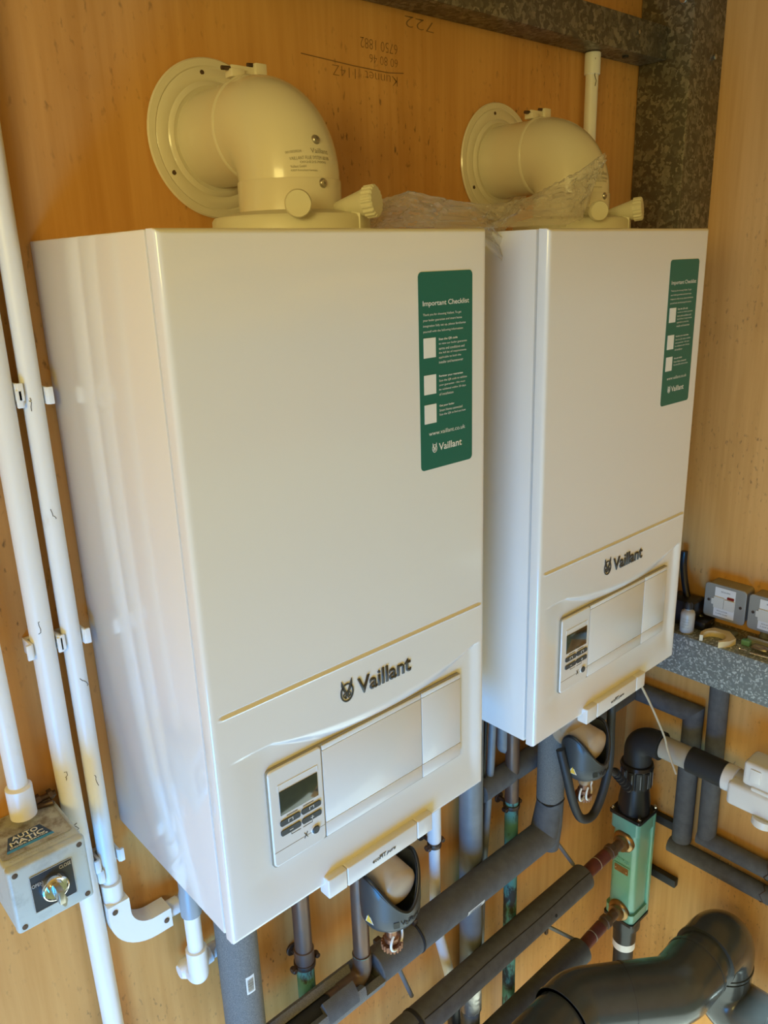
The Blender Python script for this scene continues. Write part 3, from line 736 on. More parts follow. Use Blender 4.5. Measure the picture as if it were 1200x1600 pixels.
# ------------------------------------------------------------------ pipework under the boilers
def barcode(parent, cyl_fn, u0, v0, w, h):
    """sticker wrapped on a pipe; cyl_fn(u along, v around, d)"""
    bm = BM(); n = 8
    g = [[bm.verts.new(cyl_fn(u0+w*i, v0+h*j/n, .0004)) for j in range(n+1)] for i in (0, 1)]
    for j in range(n): bm.faces.new((g[0][j], g[0][j+1], g[1][j+1], g[1][j]))
    s = obj('barcode_sticker', bm, 'label_w', parent); s['label'] = 'small white barcode sticker'
    bm = BM(); rnd = random.Random(4); p = .12
    while p < .86:
        wd = rnd.choice((.012, .02, .03))
        gg = [[bm.verts.new(cyl_fn(u0+w*q, v0+h*(.15+.7*j/4), .0007)) for j in range(5)] for q in (p, p+wd)]
        for j in range(4): bm.faces.new((gg[0][j], gg[0][j+1], gg[1][j+1], gg[1][j]))
        p += wd+rnd.choice((.014, .02, .03))
    obj('bars', bm, 'ink_d', s, smooth=False)
def ring_clip(z, x, y, r, label, grp='bronze pipe rings'):
    t = thing('pipe_ring', label, 'pipe clip', (x, y, z), grp)
    bm = BM(); lathe(bm, [(r+.0002, -.004), (r+.0022, -.0042), (r+.0026, 0), (r+.0022, .0042), (r+.0002, .004)], 32); obj('band', bm, 'bronze', t)
    for s in (-1, 1):
        bm = BM(); box(bm, s*(r+.006)-.005, s*(r+.006)+.005, -.003, .003, -.004, .004, .001); cyl(bm, (s*(r+.007), .005, 0), (0, -1, 0), .0042, .012, 14, .001); obj('lug', bm, 'bronze', t)
    bm = BM(); tube(bm, [(0, r, 0), (0, -y-.004, 0)], .004, 12); cyl(bm, (0, -y-.0005, 0), (0, -1, 0), .011, .004, 18, .001); obj('wall_stud', bm, 'bronze', t)
    return t

YP = -.08
Rf = .0285
t = thing('insulated_drop_pipe', 'grey foam-lagged pipe dropping from the left of the near boiler, with barcode', 'insulated pipe', (.110, -.066, -1.75), 'foam-lagged pipes')
bm = BM(); tube(bm, [(0, 0, .652), (0, 0, 1.053)], .0285, 40); obj('lagging', bm, 'foam_l', t)
cf = lambda u, v, d: V((.0285+d, 0, 0))*0 + V(((.0285+d)*math.sin(v/.0285-.95), -(.0285+d)*math.cos(v/.0285-.95), u))
barcode(t, cf, .758, .0195, .030, .013)

t = thing('gas_pipe', 'copper pipe under the near boiler, turning green below its clip', 'copper pipe', (.238, -.036, -1.75), 'bare copper pipes')
bm = BM(); tube(bm, [(0, 0, .70), (0, 0, 1.054)], .0140, 28); obj('pipe', bm, 'copper', t)
bm = BM(); tube(bm, [(.003, 0, 0), (0, 0, .68)], .0143, 28); obj('lower_pipe', bm, 'patina', t)
bm = BM(); lathe(bm, [(.0142, 0), (.0160, .001), (.0160, .028), (.0142, .029)], 28, (0, 0, .672)); obj('coupling', bm, 'copper', t)
ring_clip(-1.078, .238, -.036, .0150, 'bronze ring clip on the copper pipe left of the near filter')

t = thing('return_pipe', 'brown copper pipe beside the near filter dropping into the lagged run', 'copper pipe', (.318, YP, -1.13), 'bare copper pipes')
bm = BM(); tube(bm, fillet([(0, 0, .434), (0, 0, 0), (-.07, 0, 0)], .018), .0135, 28); obj('pipe', bm, 'copper', t)
bm = BM(); tube(bm, fillet([(0, 0, .046), (0, 0, 0), (-.05, 0, 0)], .02), .0152, 28); obj('elbow_fitting', bm, 'copper', t)
bm = BM(); lathe(bm, [(.0150, 0), (.0156, .0008), (.0150, .0018)], 28, (0, 0, .044)); obj('solder_ring', bm, 'patina', t)

# lagged horizontal run 1
def run(name, label, x0, x1, z, y=YP, r=Rf, seam=True, mt='foam', cuts=()):
    t = thing(name, label, 'insulated pipe', ((x0+x1)/2, y, z), 'foam-lagged pipes')
    h = (x1-x0)/2
    xs = [-h] + [c-(x0+x1)/2 for c in cuts] + [h]
    for a, b in zip(xs, xs[1:]):
        bm = BM(); lathe(bm, [(r*.45, 0), (r-.002, .0), (r, .002), (r, b-a-.003), (r-.002, b-a-.001), (r*.45, b-a-.001)], 40, (a, 0, 0), (1, 0, 0)); obj('lagging', bm, mt, t)
        if seam:
            bm = BM(); an = math.radians(112)
            tube(bm, [(a+.004+(b-a-.008)*k/12, -r*math.cos(an)*-1*-1, r*math.sin(an)+.0000) if False else (a+.004+(b-a-.008)*k/12, -r*math.sin(math.radians(38+2*math.sin(k)))+.0002, r*math.cos(math.radians(38+2*math.sin(k)))) for k in range(13)], .0011, 6)
            obj('slit', bm, 'seam', t)
    return t
t1 = run('insulated_run_pipe', 'topmost grey foam-lagged pipe crossing the wall below both boilers, barcode on it', .340, .800, -1.133, cuts=(.432,), seam=False)
an0 = 1.9
cf = lambda u, v, d: V((u, -(Rf+d)*math.sin(v/Rf+an0), (Rf+d)*math.cos(v/Rf+an0)))
barcode(t1, cf, -.030, -.007, .044, .014)
bm = BM(); lathe(bm, [(Rf-.001, 0), (Rf+.001, .001), (Rf+.001, .004), (Rf-.001, .005)], 40, (-.140, 0, 0), (1, 0, 0)); obj('cable_tie', bm, 'seam', t1)
bm = BM(); box(bm, -.142, -.132, -.006, .008, Rf-.001, Rf+.009, .001); obj('tie_tail', bm, 'bronze', t1)
# left part of run 1: lagging slit open
t = thing('split_lagging', 'foam lagging slit open along its top, left of the brown copper pipe', 'pipe insulation', (.15, YP, -1.133))
bm = BM(); n = 26
def cshell(bm, xa, xb, a0, a1, ro, ri, n=26):
    rows = []
    for x in (xa, xb):
        o_ = [bm.verts.new((x, -ro*math.sin(math.radians(a0+(a1-a0)*k/n)), ro*math.cos(math.radians(a0+(a1-a0)*k/n)))) for k in range(n+1)]
        i_ = [bm.verts.new((x, -ri*math.sin(math.radians(a0+(a1-a0)*k/n)), ri*math.cos(math.radians(a0+(a1-a0)*k/n)))) for k in range(n+1)]
        rows.append((o_, i_))
    (o0, i0), (o1, i1) = rows
    for k in range(n):
        bm.faces.new((o0[k], o0[k+1], o1[k+1], o1[k])); bm.faces.new((i0[k], i1[k], i1[k+1], i0[k+1]))
        bm.faces.new((o0[k], i0[k], i0[k+1], o0[k+1])); bm.faces.new((o1[k], o1[k+1], i1[k+1], i1[k]))
    bm.faces.new((o0[0], o1[0], i1[0], i0[0])); bm.faces.new((o0[n], i0[n], i1[n], o1[n]))
cshell(bm, -.05, .150, 62, 335, .031, .0165); obj('shell', bm, 'foam_l', t)
bm = BM(); cshell(bm, .1505, .190, 95, 300, .031, .0165); obj('shell_end', bm, 'foam_l', t)
bm = BM(); tube(bm, [(-.05, 0, 0), (.10, 0, 0)], .0135, 24); obj('inner_pipe', bm, 'seam', t)  # copper pipe coloured near-black, shade of the open slit painted in
bm = BM(); cshell(bm, .075, .135, 28, 92, .0315, .017); obj('foam_flap', bm, 'foam', t)

# P2 and its junction
t = thing('insulated_drop_pipe', 'grey foam-lagged pipe dropping from under the far boiler left of its filter', 'insulated pipe', (.812, YP, -1.10), 'foam-lagged pipes')
bm = BM(); tube(bm, [(0, 0, .048), (0, 0, .40)], .0270, 40); obj('lagging', bm, 'foam_l', t)
bm = BM(); tube(bm, [(.004, -.002, -.075), (.003, 0, -.02), (0, 0, .046)], [.0165, .024, .0272], 40); tube(bm, [(-.018, 0, -.030), (.0, 0, .040)], [.0275, .0255], 40); obj('wrapped_joint', bm, 'foam', t)
bm = BM(); pts = [(.0274*math.cos(a), .0274*math.sin(a), .047+.0035*math.sin(3*a)) for a in [math.radians(-180+12*k) for k in range(16)]]; tube(bm, pts, .0013, 6); obj('torn_edge', bm, 'seam', t)

t2 = run('insulated_run_pipe', 'middle grey foam-lagged pipe crossing the wall below the boilers', .10, .948, -1.332, cuts=(.434,), seam=True, mt='foam')
bm = BM(); cyl(bm, (.285, -.0275, .006), (0, -1, .2), .0035, .0015, 12); obj('dark_spot', bm, 'seam', t2)
bm = BM(); lathe(bm, [(Rf-.001, 0), (Rf+.0012, .001), (Rf+.0012, .007), (Rf-.001, .008)], 40, (-.098, 0, 0), (1, 0, 0)); obj('cable_tie', bm, 'seam', t2)
t3 = run('insulated_run_pipe', 'lowest grey foam-lagged pipe crossing the wall behind the dark solvent pipe', .25, .955, -1.540, seam=False)
for z, lb in ((-1.332, 'upper'), (-1.540, 'lower')):
    t = thing('taped_pipe', 'red-brown taped copper pipe joining the %s port of the green heat exchanger' % lb, 'copper pipe', (.99, YP, z), 'red-brown taped pipes')
    dz = .018 if lb == 'upper' else .030
    bm = BM(); tube(bm, [(-.05, 0, 0), (.085, -.010, dz)], .0115, 24); obj('pipe', bm, 'copper', t)
    bm = BM(); tube(bm, [(-.034, 0, dz*.1), (.002, -.002, dz*.4)], .0145, 24); tube(bm, [(.0025, -.002, dz*.4), (.036, -.005, dz*.7)], .0142, 24); obj('tape', bm, 'maroon', t)
    bm = BM(); tube(bm, [(.0015, -.002, dz*.4), (.0035, -.002, dz*.4)], .0149, 24); obj('tape_edge', bm, 'tape', t)
    bm = BM(); cyl(bm, (.044, -.006, dz*.8), (1, -.08, 0), .0165, .014, 8, .001); tube(bm, [(.036, -.005, dz*.7), (.046, -.006, dz*.8)], .0128, 24); obj('union_nut', bm, 'copper', t)
# fixing rods between runs
for i, (a, b, lb) in enumerate((((.402, -.055, -1.165), (.452, -.050, -1.305), 'left'), ((.872, -.045, -1.200), (.942, -.055, -1.312), 'upper right'), ((.862, -.045, -1.432), (.948, -.060, -1.520), 'lower right'))):
    t = thing('support_strap', 'thin grey support strap on the wall at the %s of the lagged runs' % lb, 'strap', a, 'grey support straps')
    d = V(b)-V(a)
    bm = BM(); tube(bm, [(0, 0, 0), tuple(d)], .0042, 10); obj('strap_bar', bm, 'grey_pl', t)
    bm = BM(); box(bm, -.007, .007, -.004, .040, -.012, .004, .0015); box(bm, -.004, .004, -.006, .0, -.022, -.008, .001); obj('bracket', bm, 'bronze', t)

# patina pipe with clip at the far boiler
t = thing('gas_pipe', 'copper pipe under the left side of the far boiler, green below its clip', 'copper pipe', (.748, -.035, -1.95), 'bare copper pipes')
bm = BM(); tube(bm, [(0, 0, .90), (-.001, 0, 1.254)], .0138, 28); obj('pipe', bm, 'copper', t)
bm = BM(); tube(bm, [(.004, 0, 0), (0, 0, .90)], .0135, 28); obj('lower_pipe', bm, 'patina', t)
ring_clip(-1.062, .748, -.035, .0142, 'bronze ring clip on the copper pipe under the far boiler')

# white waste pipe, grey lagged pipe and thin cable pipe behind
t = thing('waste_pipe', 'slim white waste pipe behind the lagged runs, right of the near filter', 'drain pipe', (.532, -.034, -1.05), 'slim white waste pipes')
bm = BM(); tube(bm, fillet([(0, 0, .356), (0, 0, -.155), (.035, 0, -.30), (.045, 0, -.40)], .03), .0102, 24); obj('pipe', bm, 'pvc_new', t)
bm = BM(); tube(bm, [(0, 0, .030), (0, 0, .35)], .0125, 24); obj('upper_socket', bm, 'pvc_new', t)
bm = BM(); tube(bm, [(.045, 0, -.385), (.054, 0, -.50)], .0135, 24); obj('lower_connector', bm, 'black', t)
ring_clip(-1.028, .532, -.034, .0105, 'bronze ring clip on the slim white waste pipe')
t = thing('insulated_drop_pipe', 'grey wrapped vertical pipe right of the white waste pipe, foil tape near its foot', 'insulated pipe', (.634, -.030, -1.95), 'foam-lagged pipes')
bm = BM(); tube(bm, [(0, 0, .53), (0, 0, 1.25)], .0225, 36); obj('lagging', bm, 'grey_pl', t)
bm = BM()
rings = []
for i in range(13):
    z = .455+.006*i; rings.append([bm.verts.new(((.0225+.0018*noise.noise(V((k*.7, i*.8, 2))))*math.cos(2*PI*k/40), (.0225+.0018*noise.noise(V((k*.7, i*.8, 7))))*math.sin(2*PI*k/40), z+.004*noise.noise(V((k*.4, 0, 1))))) for k in range(40)])
for a, b in zip(rings, rings[1:]):
    for k in range(40): bm.faces.new((a[k], a[(k+1) % 40], b[(k+1) % 40], b[k]))
obj('foil_tape', bm, 'foil', t)
bm = BM(); tube(bm, [(0, 0, 0), (0, 0, .50)], .0195, 36); obj('lower_pipe', bm, 'grey_pl', t)
t = thing('cable_conduit', 'thin dark grey pipe beside the grey wrapped vertical pipe', 'pipe', (.672, -.026, -1.45))
bm = BM(); tube(bm, [(-.006, 0, 0), (0, 0, .25), (.022, 0, .50), (.034, 0, .752)], .0075, 16); obj('pipe', bm, 'grey_pl', t)
bm = BM(); tube(bm, [(-.018, .004, 0), (-.012, .004, .25), (.008, .004, .50), (.018, .004, .752)], .004, 12); obj('cable', bm, 'black', t)
t = thing('pipe_stub', 'short grey pipe bend on the wall below the gap between the boilers', 'pipe', (.745, -.020, -.935))
bm = BM(); tube(bm, fillet([(-.010, 0, .22), (-.010, 0, .006), (.012, 0, -.010)], .012), .012, 20); obj('bend', bm, 'grey_pl', t)

# back run into the corner, down the right wall
t = thing('insulated_return_pipe', 'grey lagged pipe along the back wall turning down the right wall nearer the corner', 'insulated pipe', (1.19, -.176, -1.34), 'foam-lagged pipes')
XW = 1.192
def mitre(bm, pts, r, seg=28):
    """pipe with mitred corners"""
    pts = [V(p) for p in pts]
    for i in range(len(pts)-1):
        a, b = pts[i], pts[i+1]; d = (b-a).normalized()
        ref = V((0, 0, 1)) if abs(d.z) < .9 else V((1, 0, 0)); u = d.cross(ref).normalized(); w = d.cross(u)
        def ring(p, nrm):
            out = []
            for k in range(seg):
                q = p + (u*math.cos(2*PI*k/seg)+w*math.sin(2*PI*k/seg))*r
                q = q - d*((q-p).dot(nrm)/d.dot(nrm)); out.append(bm.verts.new(q))
            return out
        na = d if i == 0 else (d + (pts[i]-pts[i-1]).normalized()).normalized()
        nb = d if i == len(pts)-2 else (d + (pts[i+2]-pts[i+1]).normalized()).normalized()
        A_, B_ = ring(a, na), ring(b, nb)
        for k in range(seg): bm.faces.new((A_[k], A_[(k+1) % seg], B_[(k+1) % seg], B_[k]))
        bm.faces.new(A_[::-1]); bm.faces.new(B_)
O = V((1.19, -.176, -1.34)); rel = lambda L: [tuple(V(p)-O) for p in L]
bm = BM(); mitre(bm, rel([(.66, -.028, -.990), (XW, -.028, -.990), (XW, -.176, -.990), (XW, -.176, -1.318)]), .0215); obj('lagging', bm, 'foam', t, angle=30)
bm = BM(); tube(bm, rel([(XW, -.150, -1.345), (XW, -.80, -1.345)]), .0190, 28); obj('wall_run', bm, 'foam', t)
bm = BM(); pts = [(XW+.0194*math.cos(a)-1.19, -.368+.176+.004*math.sin(5*a), -.005+.0194*math.sin(a)) for a in [2*PI*k/20 for k in range(21)]]; tube(bm, pts, .0012, 6); obj('cable_tie', bm, 'bronze', t)
t = thing('insulated_return_pipe', 'grey lagged pipe dropping from under the steel rail on the right wall', 'insulated pipe', (1.19, -.228, -1.28), 'foam-lagged pipes')
O = V((1.19, -.228, -1.28))
bm = BM(); tube(bm, rel([(XW, -.226, -.865), (XW, -.230, -1.10), (XW, -.232, -1.275)]), .0200, 28); obj('lagging', bm, 'foam', t)
bm = BM(); tube(bm, rel([(XW, -.215, -1.284), (XW, -.80, -1.288)]), .0185, 28); obj('wall_run', bm, 'foam', t)
bm = BM(); pts = [(XW+.0190*math.cos(a)-1.19, -.372+.228+.004*math.sin(4*a), -.005+.0190*math.sin(a)) for a in [2*PI*k/20 for k in range(21)]]; tube(bm, pts, .0014, 6); obj('cable_tie', bm, 'bronze', t)
bm = BM(); box(bm, -.010, .012, -.156, -.140, .010, .024, .002); obj('tie_knot', bm, 'bronze', t)

# ------------------------------------------------------------------ system filters
def filt(x0, which):
    cx, cy, cz = .322+x0, -.150, -.895
    t = thing('magnetic_filter', 'black collar filter with tan body hanging under the %s boiler' % which, 'system filter', (cx, cy, cz), 'filters under the boilers')
    # tan horizontal body towards the viewer
    ax = V((.0, -1, -.10)).normalized(); rb = .0300
    bm = BM(); lathe(bm, [(rb, -.090), (rb, .020), (rb-.002, .024), (rb-.008, .0275), (rb-.016, .0295), (0, .0305)], 44, (0, 0, .0), ax)
    tube(bm, [(0, .035, .012), (0, .035, .195)], .0285, 32); obj('body', bm, 'tan', t)
    # black saddle cup
    n = 72; bm = BM(); O_, I_ = [], []
    def top(a): 
        c = abs(math.cos(a)); return -.034 + .060*(c**1.8)
    ro, ri = .0470, .0405
    prof = [(-.072, .024), (-.067, .034), (-.060, .0425), (-.052, ro-.001), (-.037, ro-.001), (-.036, ro)]
    cols = []
    for k in range(n):
        a = 2*PI*k/n; c_, s_ = math.cos(a), math.sin(a); col = []
        for z, r in prof: col.append(bm.verts.new((r*c_, r*s_*.92, z)))
        zt = top(a)
        for q in (.33, .66, .95): col.append(bm.verts.new((ro*c_, ro*s_*.92, -.036+(zt+.036)*q)))
        col.append(bm.verts.new(((ro-.0012)*c_, (ro-.0012)*s_*.92, zt)))
        col.append(bm.verts.new(((ri)*c_, ri*s_*.92, zt)))
        col.append(bm.verts.new(((ri-.004)*c_, (ri-.004)*s_*.92, -.050)))
        cols.append(col)
    for k in range(n):
        a, b = cols[k], cols[(k+1) % n]
        for i in range(len(a)-1): bm.faces.new((a[i], b[i], b[i+1], a[i+1]))
    bm.faces.new([c[0] for c in cols]); bm.faces.new([c[-1] for c in cols][::-1])
    obj('magnet_collar', bm, 'charcoal', t, angle=35)
    # dark rubber saddle lining
    bm = BM(); pts = []
    for k in range(73):
        a = 2*PI*k/72; pts.append(((ro-.0028)*math.cos(a), (ro-.0028)*math.sin(a)*.92, top(a)+.0008))
    tube(bm, pts, .0030, 10, caps=False); obj('saddle_rim', bm, 'black', t)
    cf = lambda u, v, d: V(((ro+d-.0006)*math.sin(u/ro), -(ro+d-.0006)*math.cos(u/ro)*.92, v))
    text('collar_text', 'Vaillant', cf, -.017, -.0505, height=.0095, width=.036, mt='black', parent=t, bold=.01)
    bm = BM(); prism(bm, rrect(-.0285, -.0190, -.0510, -.0410, .001, 3), cf, .0002, .0006); obj('collar_mark', bm, 'black', t, smooth=False)
    bm = BM(); prism(bm, [(-.0770, -.048), (-.0600, -.0475), (-.0700, -.030)], cf, .0002, .0006); obj('warning_triangle', bm, 'ink_w', t, smooth=False)
    bm = BM(); prism(bm, [(-.0748, -.0467), (-.0622, -.0463), (-.0695, -.033)], cf, .0007, .0009); obj('warning_face', bm, 'yellow', t, smooth=False)
    bm = BM(); lathe(bm, [(.028, -.070), (.021, -.076), (.0135, -.081), (.0110, -.086), (.0110, -.092)], 32); obj('nozzle', bm, 'tan', t)
    bm = BM(); lathe(bm, [(.0085, -.091), (.0085, -.104), (.0115, -.106), (.0115, -.114), (.009, -.116)], 28); obj('drain_valve', bm, 'brass_l', t)
    bm = BM(); 
    for k in range(18):
        a = 2*PI*k/18; cyl(bm, (.0150*math.cos(a), .0150*math.sin(a), -.126), (0, 0, 1), .0019, .010, 8)
    lathe(bm, [(.0148, -.125), (.0148, -.117), (.010, -.116)], 28); obj('knurled_nut', bm, 'brass_l', t)
    bm = BM()
    pts = [V((-.016*1.0, -.004, -.100)) if False else V((.017*math.cos(a), -.004-.013*abs(math.sin(a*.5)), -.104+.0165*math.sin(a))) for a in [math.radians(125+290*k/24*1.0) for k in range(25)]]
    if which == 'far': 
        tube(bm, pts, .0019, 8); tube(bm, [p+V((-.016, .004, .004)) for p in pts[:15]], .0019, 8)
    else: tube(bm, pts, .0019, 8)
    obj('retaining_clip', bm, 'ink_w', t)
    return t
filt(0, 'near'); filt(.498, 'far')

# black cable loop hung around the far filter
t = thing('cable_loop', 'black flexible hose looping round the far filter', 'hose', (.855, -.150, -1.075))
O = V((.855, -.150, -1.075))
def smooth_path(P, n=10):
    P = [V(p) for p in P]; out = []
    for i in range(len(P)-1):
        p0 = P[max(i-1, 0)]; p1 = P[i]; p2 = P[i+1]; p3 = P[min(i+2, len(P)-1)]
        for k in range(n):
            s = k/n; out.append(.5*((2*p1)+(-p0+p2)*s+(2*p0-5*p1+4*p2-p3)*s*s+(-p0+3*p1-3*p2+p3)*s**3))
    out.append(P[-1]); return out
bm = BM(); tube(bm, smooth_path(rel([(.892, -.16, -.70), (.895, -.155, -.80), (.902, -.15, -.89), (.905, -.15, -.985), (.885, -.15, -1.050), (.855, -.15, -1.082), (.815, -.15, -1.065), (.785, -.15, -1.01), (.770, -.145, -.95), (.768, -.13, -.90)])), .0085, 16); obj('hose', bm, 'blackm', t)
bm = BM(); tube(bm, smooth_path(rel([(.905, -.13, -.985), (.955, -.12, -1.04), (1.01, -.115, -1.09), (1.06, -.11, -1.15)])), .0075, 14)
for k in range(6): 
    p = V((.985+.011*k, -.117, -1.065-.013*k))-O; cyl(bm, tuple(p), (.75, 0, -.65), .0100, .004, 14)
obj('branch_hose', bm, 'blackm', t)
t = thing('thin_cable', 'thin cream cable trailing from under the far boiler to the beige sleeve', 'cable', (1.02, -.19, -1.0))
O = V((1.02, -.19, -1.0))
bm = BM(); tube(bm, smooth_path(rel([(.815, -.245, -.715), (.87, -.225, -.77), (.95, -.205, -.855), (1.02, -.200, -.955), (1.05, -.195, -1.005), (1.055, -.215, -1.055)])), .0022, 8); obj('cable', bm, 'wire', t)

# ------------------------------------------------------------------ heat exchanger
HX, HY = 1.120, -.092
t = thing('heat_exchanger', 'green enamelled pool heat exchanger standing upright in the corner', 'heat exchanger', (HX, HY, -1.53))
def sq(h, r): return rrect(-h, h, -h, h, r, 6)
UP = lambda u, v, d: V((u, v, d))
bm = BM()
prism(bm, sq(.0325, .014), UP, .020, .265)
prism(bm, sq(.0365, .010), UP, .0, .024); prism(bm, sq(.0365, .010), UP, .244, .280)
for sx in (-1, 1):
    for sy in (-1, 1): box(bm, sx*.0315-.006, sx*.0315+.006, sy*.0315-.006, sy*.0315+.006, 0, .280, .003) if (sx, sy) == (1, -1) else None
obj('body', bm, 'green', t, angle=35)
bm = BM(); prism(bm, sq(.0395, .006), UP, .2805, .288); lathe(bm, [(.036, .288), (.035, .315), (.031, .345), (.030, .358)], 40); obj('top_cap', bm, 'black', t)
bm = BM(); prism(bm, sq(.0385, .006), UP, -.008, -.0005); lathe(bm, [(.027, -.085), (.027, -.045), (.034, -.040), (.034, -.008)], 40); obj('bottom_cap', bm, 'black', t)
bm = BM(); tube(bm, [(0, 0, -.105), (0, 0, -.083)], .0265, 32); obj('white_ring', bm, 'pvc_new', t)
bm = BM(); tube(bm, [(0, 0, -.30), (0, 0, -.105)], .0235, 28); obj('tail_pipe', bm, 'blackm', t)
for sx in (-1, 1):
    for sy in (-1, 1):
        bm = BM(); cyl(bm, (sx*.033, sy*.033, .288), (0, 0, 1), .0045, .006, 6, .0006); cyl(bm, (sx*.033, sy*.033, .294), (0, 0, 1), .0028, .003, 10); obj('bolt', bm, 'chrome', t)
# union nut with ribs
bm = BM(); R0 = .0355; n = 96; r1 = []; r2 = []
for k in range(n):
    a = 2*PI*k/n; r = R0 if k % 8 < 6 else R0-.0022
    r1.append(bm.verts.new((r*math.cos(a), r*math.sin(a), .358))); r2.append(bm.verts.new((r*math.cos(a), r*math.sin(a), .402)))
for k in range(n): bm.faces.new((r1[k], r1[(k+1) % n], r2[(k+1) % n], r2[k]))
bm.faces.new(r1[::-1]); bm.faces.new(r2); lathe(bm, [(.034, .402), (.037, .406), (.0345, .413), (.028, .416)], 40)
obj('union_nut', bm, 'black', t, angle=25)
bm = BM()
for k in range(12):
    a = 2*PI*(k+.5)/12; box(bm, .0350, .0362, -.0009, .0009, .363, .397, rot=Matrix.Rotation(a, 3, 'Z'), piv=(0, 0, .38))
obj('nut_rib', bm, 'grey_pl', t, smooth=False)
# name plate and cast lettering on the side facing the boilers
side = lambda u, v, d: V((-.0326-d, -u, v))
bm = BM(); prism(bm, rrect(-.0215, .0195, .126, .150, .002), side, -.001, .0018); obj('plate_frame', bm, 'green', t)
bm = BM(); prism(bm, rrect(-.0185, .0165, .129, .147, .002), side, .0018, .0024); obj('name_plate', bm, 'brass', t)
for a in (-.0155, .0135):
    bm = BM(); cyl(bm, (-.0350, -a, .138), (-1, 0, 0), .0018, .0012, 10); obj('rivet', bm, 'chrome', t)
text('cast_text', 'BOWMAN', side, -.020, .158, height=.009, width=.037, mt='green', parent=t, ext=.0012)
for z in (.217, .022):
    bm = BM(); lathe(bm, [(.026, .024), (.026, .036), (.0235, .040), (.019, .042), (.0185, .050)], 36, (0, 0, z), (-1, .0, 0)); obj('port_boss', bm, 'brass', t)
for z, dz in ((.225, .0), (.070, -.02)):
    bm = BM(); box(bm, .034, .097, .0-.006, .010, z-.010, z+.014, .003); box(bm, .080, .097, -.075, .012, z-.012, z+.010, .003); obj('mounting_bracket', bm, 'blackm', t)
# elbow and the horizontal pipe above
t = thing('solvent_elbow', 'black plastic elbow on top of the green heat exchanger', 'pipe elbow', (HX, HY, -1.118))
bm = BM(); tube(bm, fillet([(0, 0, .003), (0, 0, .062), (0, -.048, .066)], .034, 12), .0300, 40); obj('elbow', bm, 'blackm', t)
bm = BM(); tube(bm, [(0, -.044, .066), (0, -.056, .066)], .0315, 40); obj('lip', bm, 'blackm', t)
t = thing('sleeved_pipe', 'beige and black sleeved pipe between the black elbow and the white valve', 'pipe', (HX, -.20, -1.052))
bm = BM(); tube(bm, [(0, .050, 0), (0, -.015, 0)], .0245, 36); obj('beige_sleeve', bm, 'tape', t)
bm = BM(); tube(bm, [(0, -.012, 0), (0, -.088, -.001)], .0275, 36); obj('black_sleeve', bm, 'blackm', t)
bm = BM(); tube(bm, [(0, -.086, 0), (0, -.098, 0)], .0262, 36); obj('green_band', bm, 'greypvc', t)
bm = BM(); tube(bm, [(0, -.096, 0), (0, -.128, 0)], .0238, 36); obj('white_sleeve', bm, 'tape', t)
t = thing('white_valve_box', 'white plastic two-part valve housing on the pipe at the right edge', 'valve housing', (HX-.005, -.403, -1.058))
bm = BM(); box(bm, -.034, .034, -.10, .095, -.030, .022, .008, 3); tube(bm, [(0, .09, .007), (0, .112, .007)], .0275, 32)
box(bm, -.036, -.030, -.085, -.01, -.026, .010, .002); lathe(bm, [(.022, 0), (.022, .012), (.018, .016), (0, .017)], 28, (-.026, .020, -.030), (-.2, 0, -1)); lathe(bm, [(.022, 0), (.022, .012), (.018, .016), (0, .017)], 28, (-.026, -.055, -.030), (-.2, 0, -1)); obj('lower_body', bm, 'pvc_new', t)
bm = BM(); box(bm, -.028, .028, -.10, .070, .026, .078, .007, 3); box(bm, -.0305, -.026, .035, .055, .040, .068, .001); box(bm, -.0315, .0315, -.10, .050, .022, .030, .002); obj('upper_cover', bm, 'pvc_new', t)
bm = BM(); box(bm, -.004, .004, .068, .076, .036, .054, .001); obj('latch', bm, 'pvc_new', t)

# ------------------------------------------------------------------ big dark pipes
ZBIG = -1.42; RBG = .055
t = thing('drain_pipe', 'large dark grey glossy solvent-weld drain pipe crossing the bottom right', 'drain pipe', (.85, -.27, ZBIG))
O = V((.85, -.27, ZBIG))
P = [(.35, -.212, ZBIG), (.745, -.212, ZBIG), (.905, -.328, ZBIG), (1.115, -.328, ZBIG), (1.115, -.328, -1.60), (1.115, -.62, -1.70)]
def between(i, a, b): 
    p, q = V(P[i]), V(P[i+1]); return [tuple(p.lerp(q, a)), tuple(p.lerp(q, b))]
bm = BM(); tube(bm, rel([P[0], (.70, -.212, ZBIG)]), RBG, 56); obj('pipe', bm, 'darkpvc', t)
def elbow(nm, pts, R, r):
    bm = BM(); tube(bm, fillet(rel(pts), R, 14), r, 56); obj(nm, bm, 'darkpvc', t)
elbow('elbow', [(.690, -.212, ZBIG), (.745, -.212, ZBIG), tuple(V(P[1]).lerp(V(P[2]), .48))], .07, .0615)
elbow('elbow', [tuple(V(P[1]).lerp(V(P[2]), .49)), (.905, -.328, ZBIG), (.985, -.328, ZBIG)], .07, .0615)
bm = BM(); tube(bm, rel([(.95, -.328, ZBIG), (1.06, -.328, ZBIG)]), RBG, 56); obj('pipe', bm, 'darkpvc', t)
elbow('elbow', [(1.022, -.328, ZBIG), (1.115, -.328, ZBIG), (1.115, -.328, -1.50)], .055, .0610)
bm = BM(); tube(bm, rel([(1.115, -.328, -1.49), (1.115, -.328, -1.52)]), RBG, 56); obj('pipe', bm, 'darkpvc', t)
elbow('elbow', [(1.115, -.328, -1.508), (1.115, -.328, -1.60), (1.115, -.44, -1.60)], .055, .0610)
bm = BM(); tube(bm, rel([(1.115, -.42, -1.60), (1.115, -.85, -1.60)]), RBG, 56); obj('pipe', bm, 'darkpvc', t)
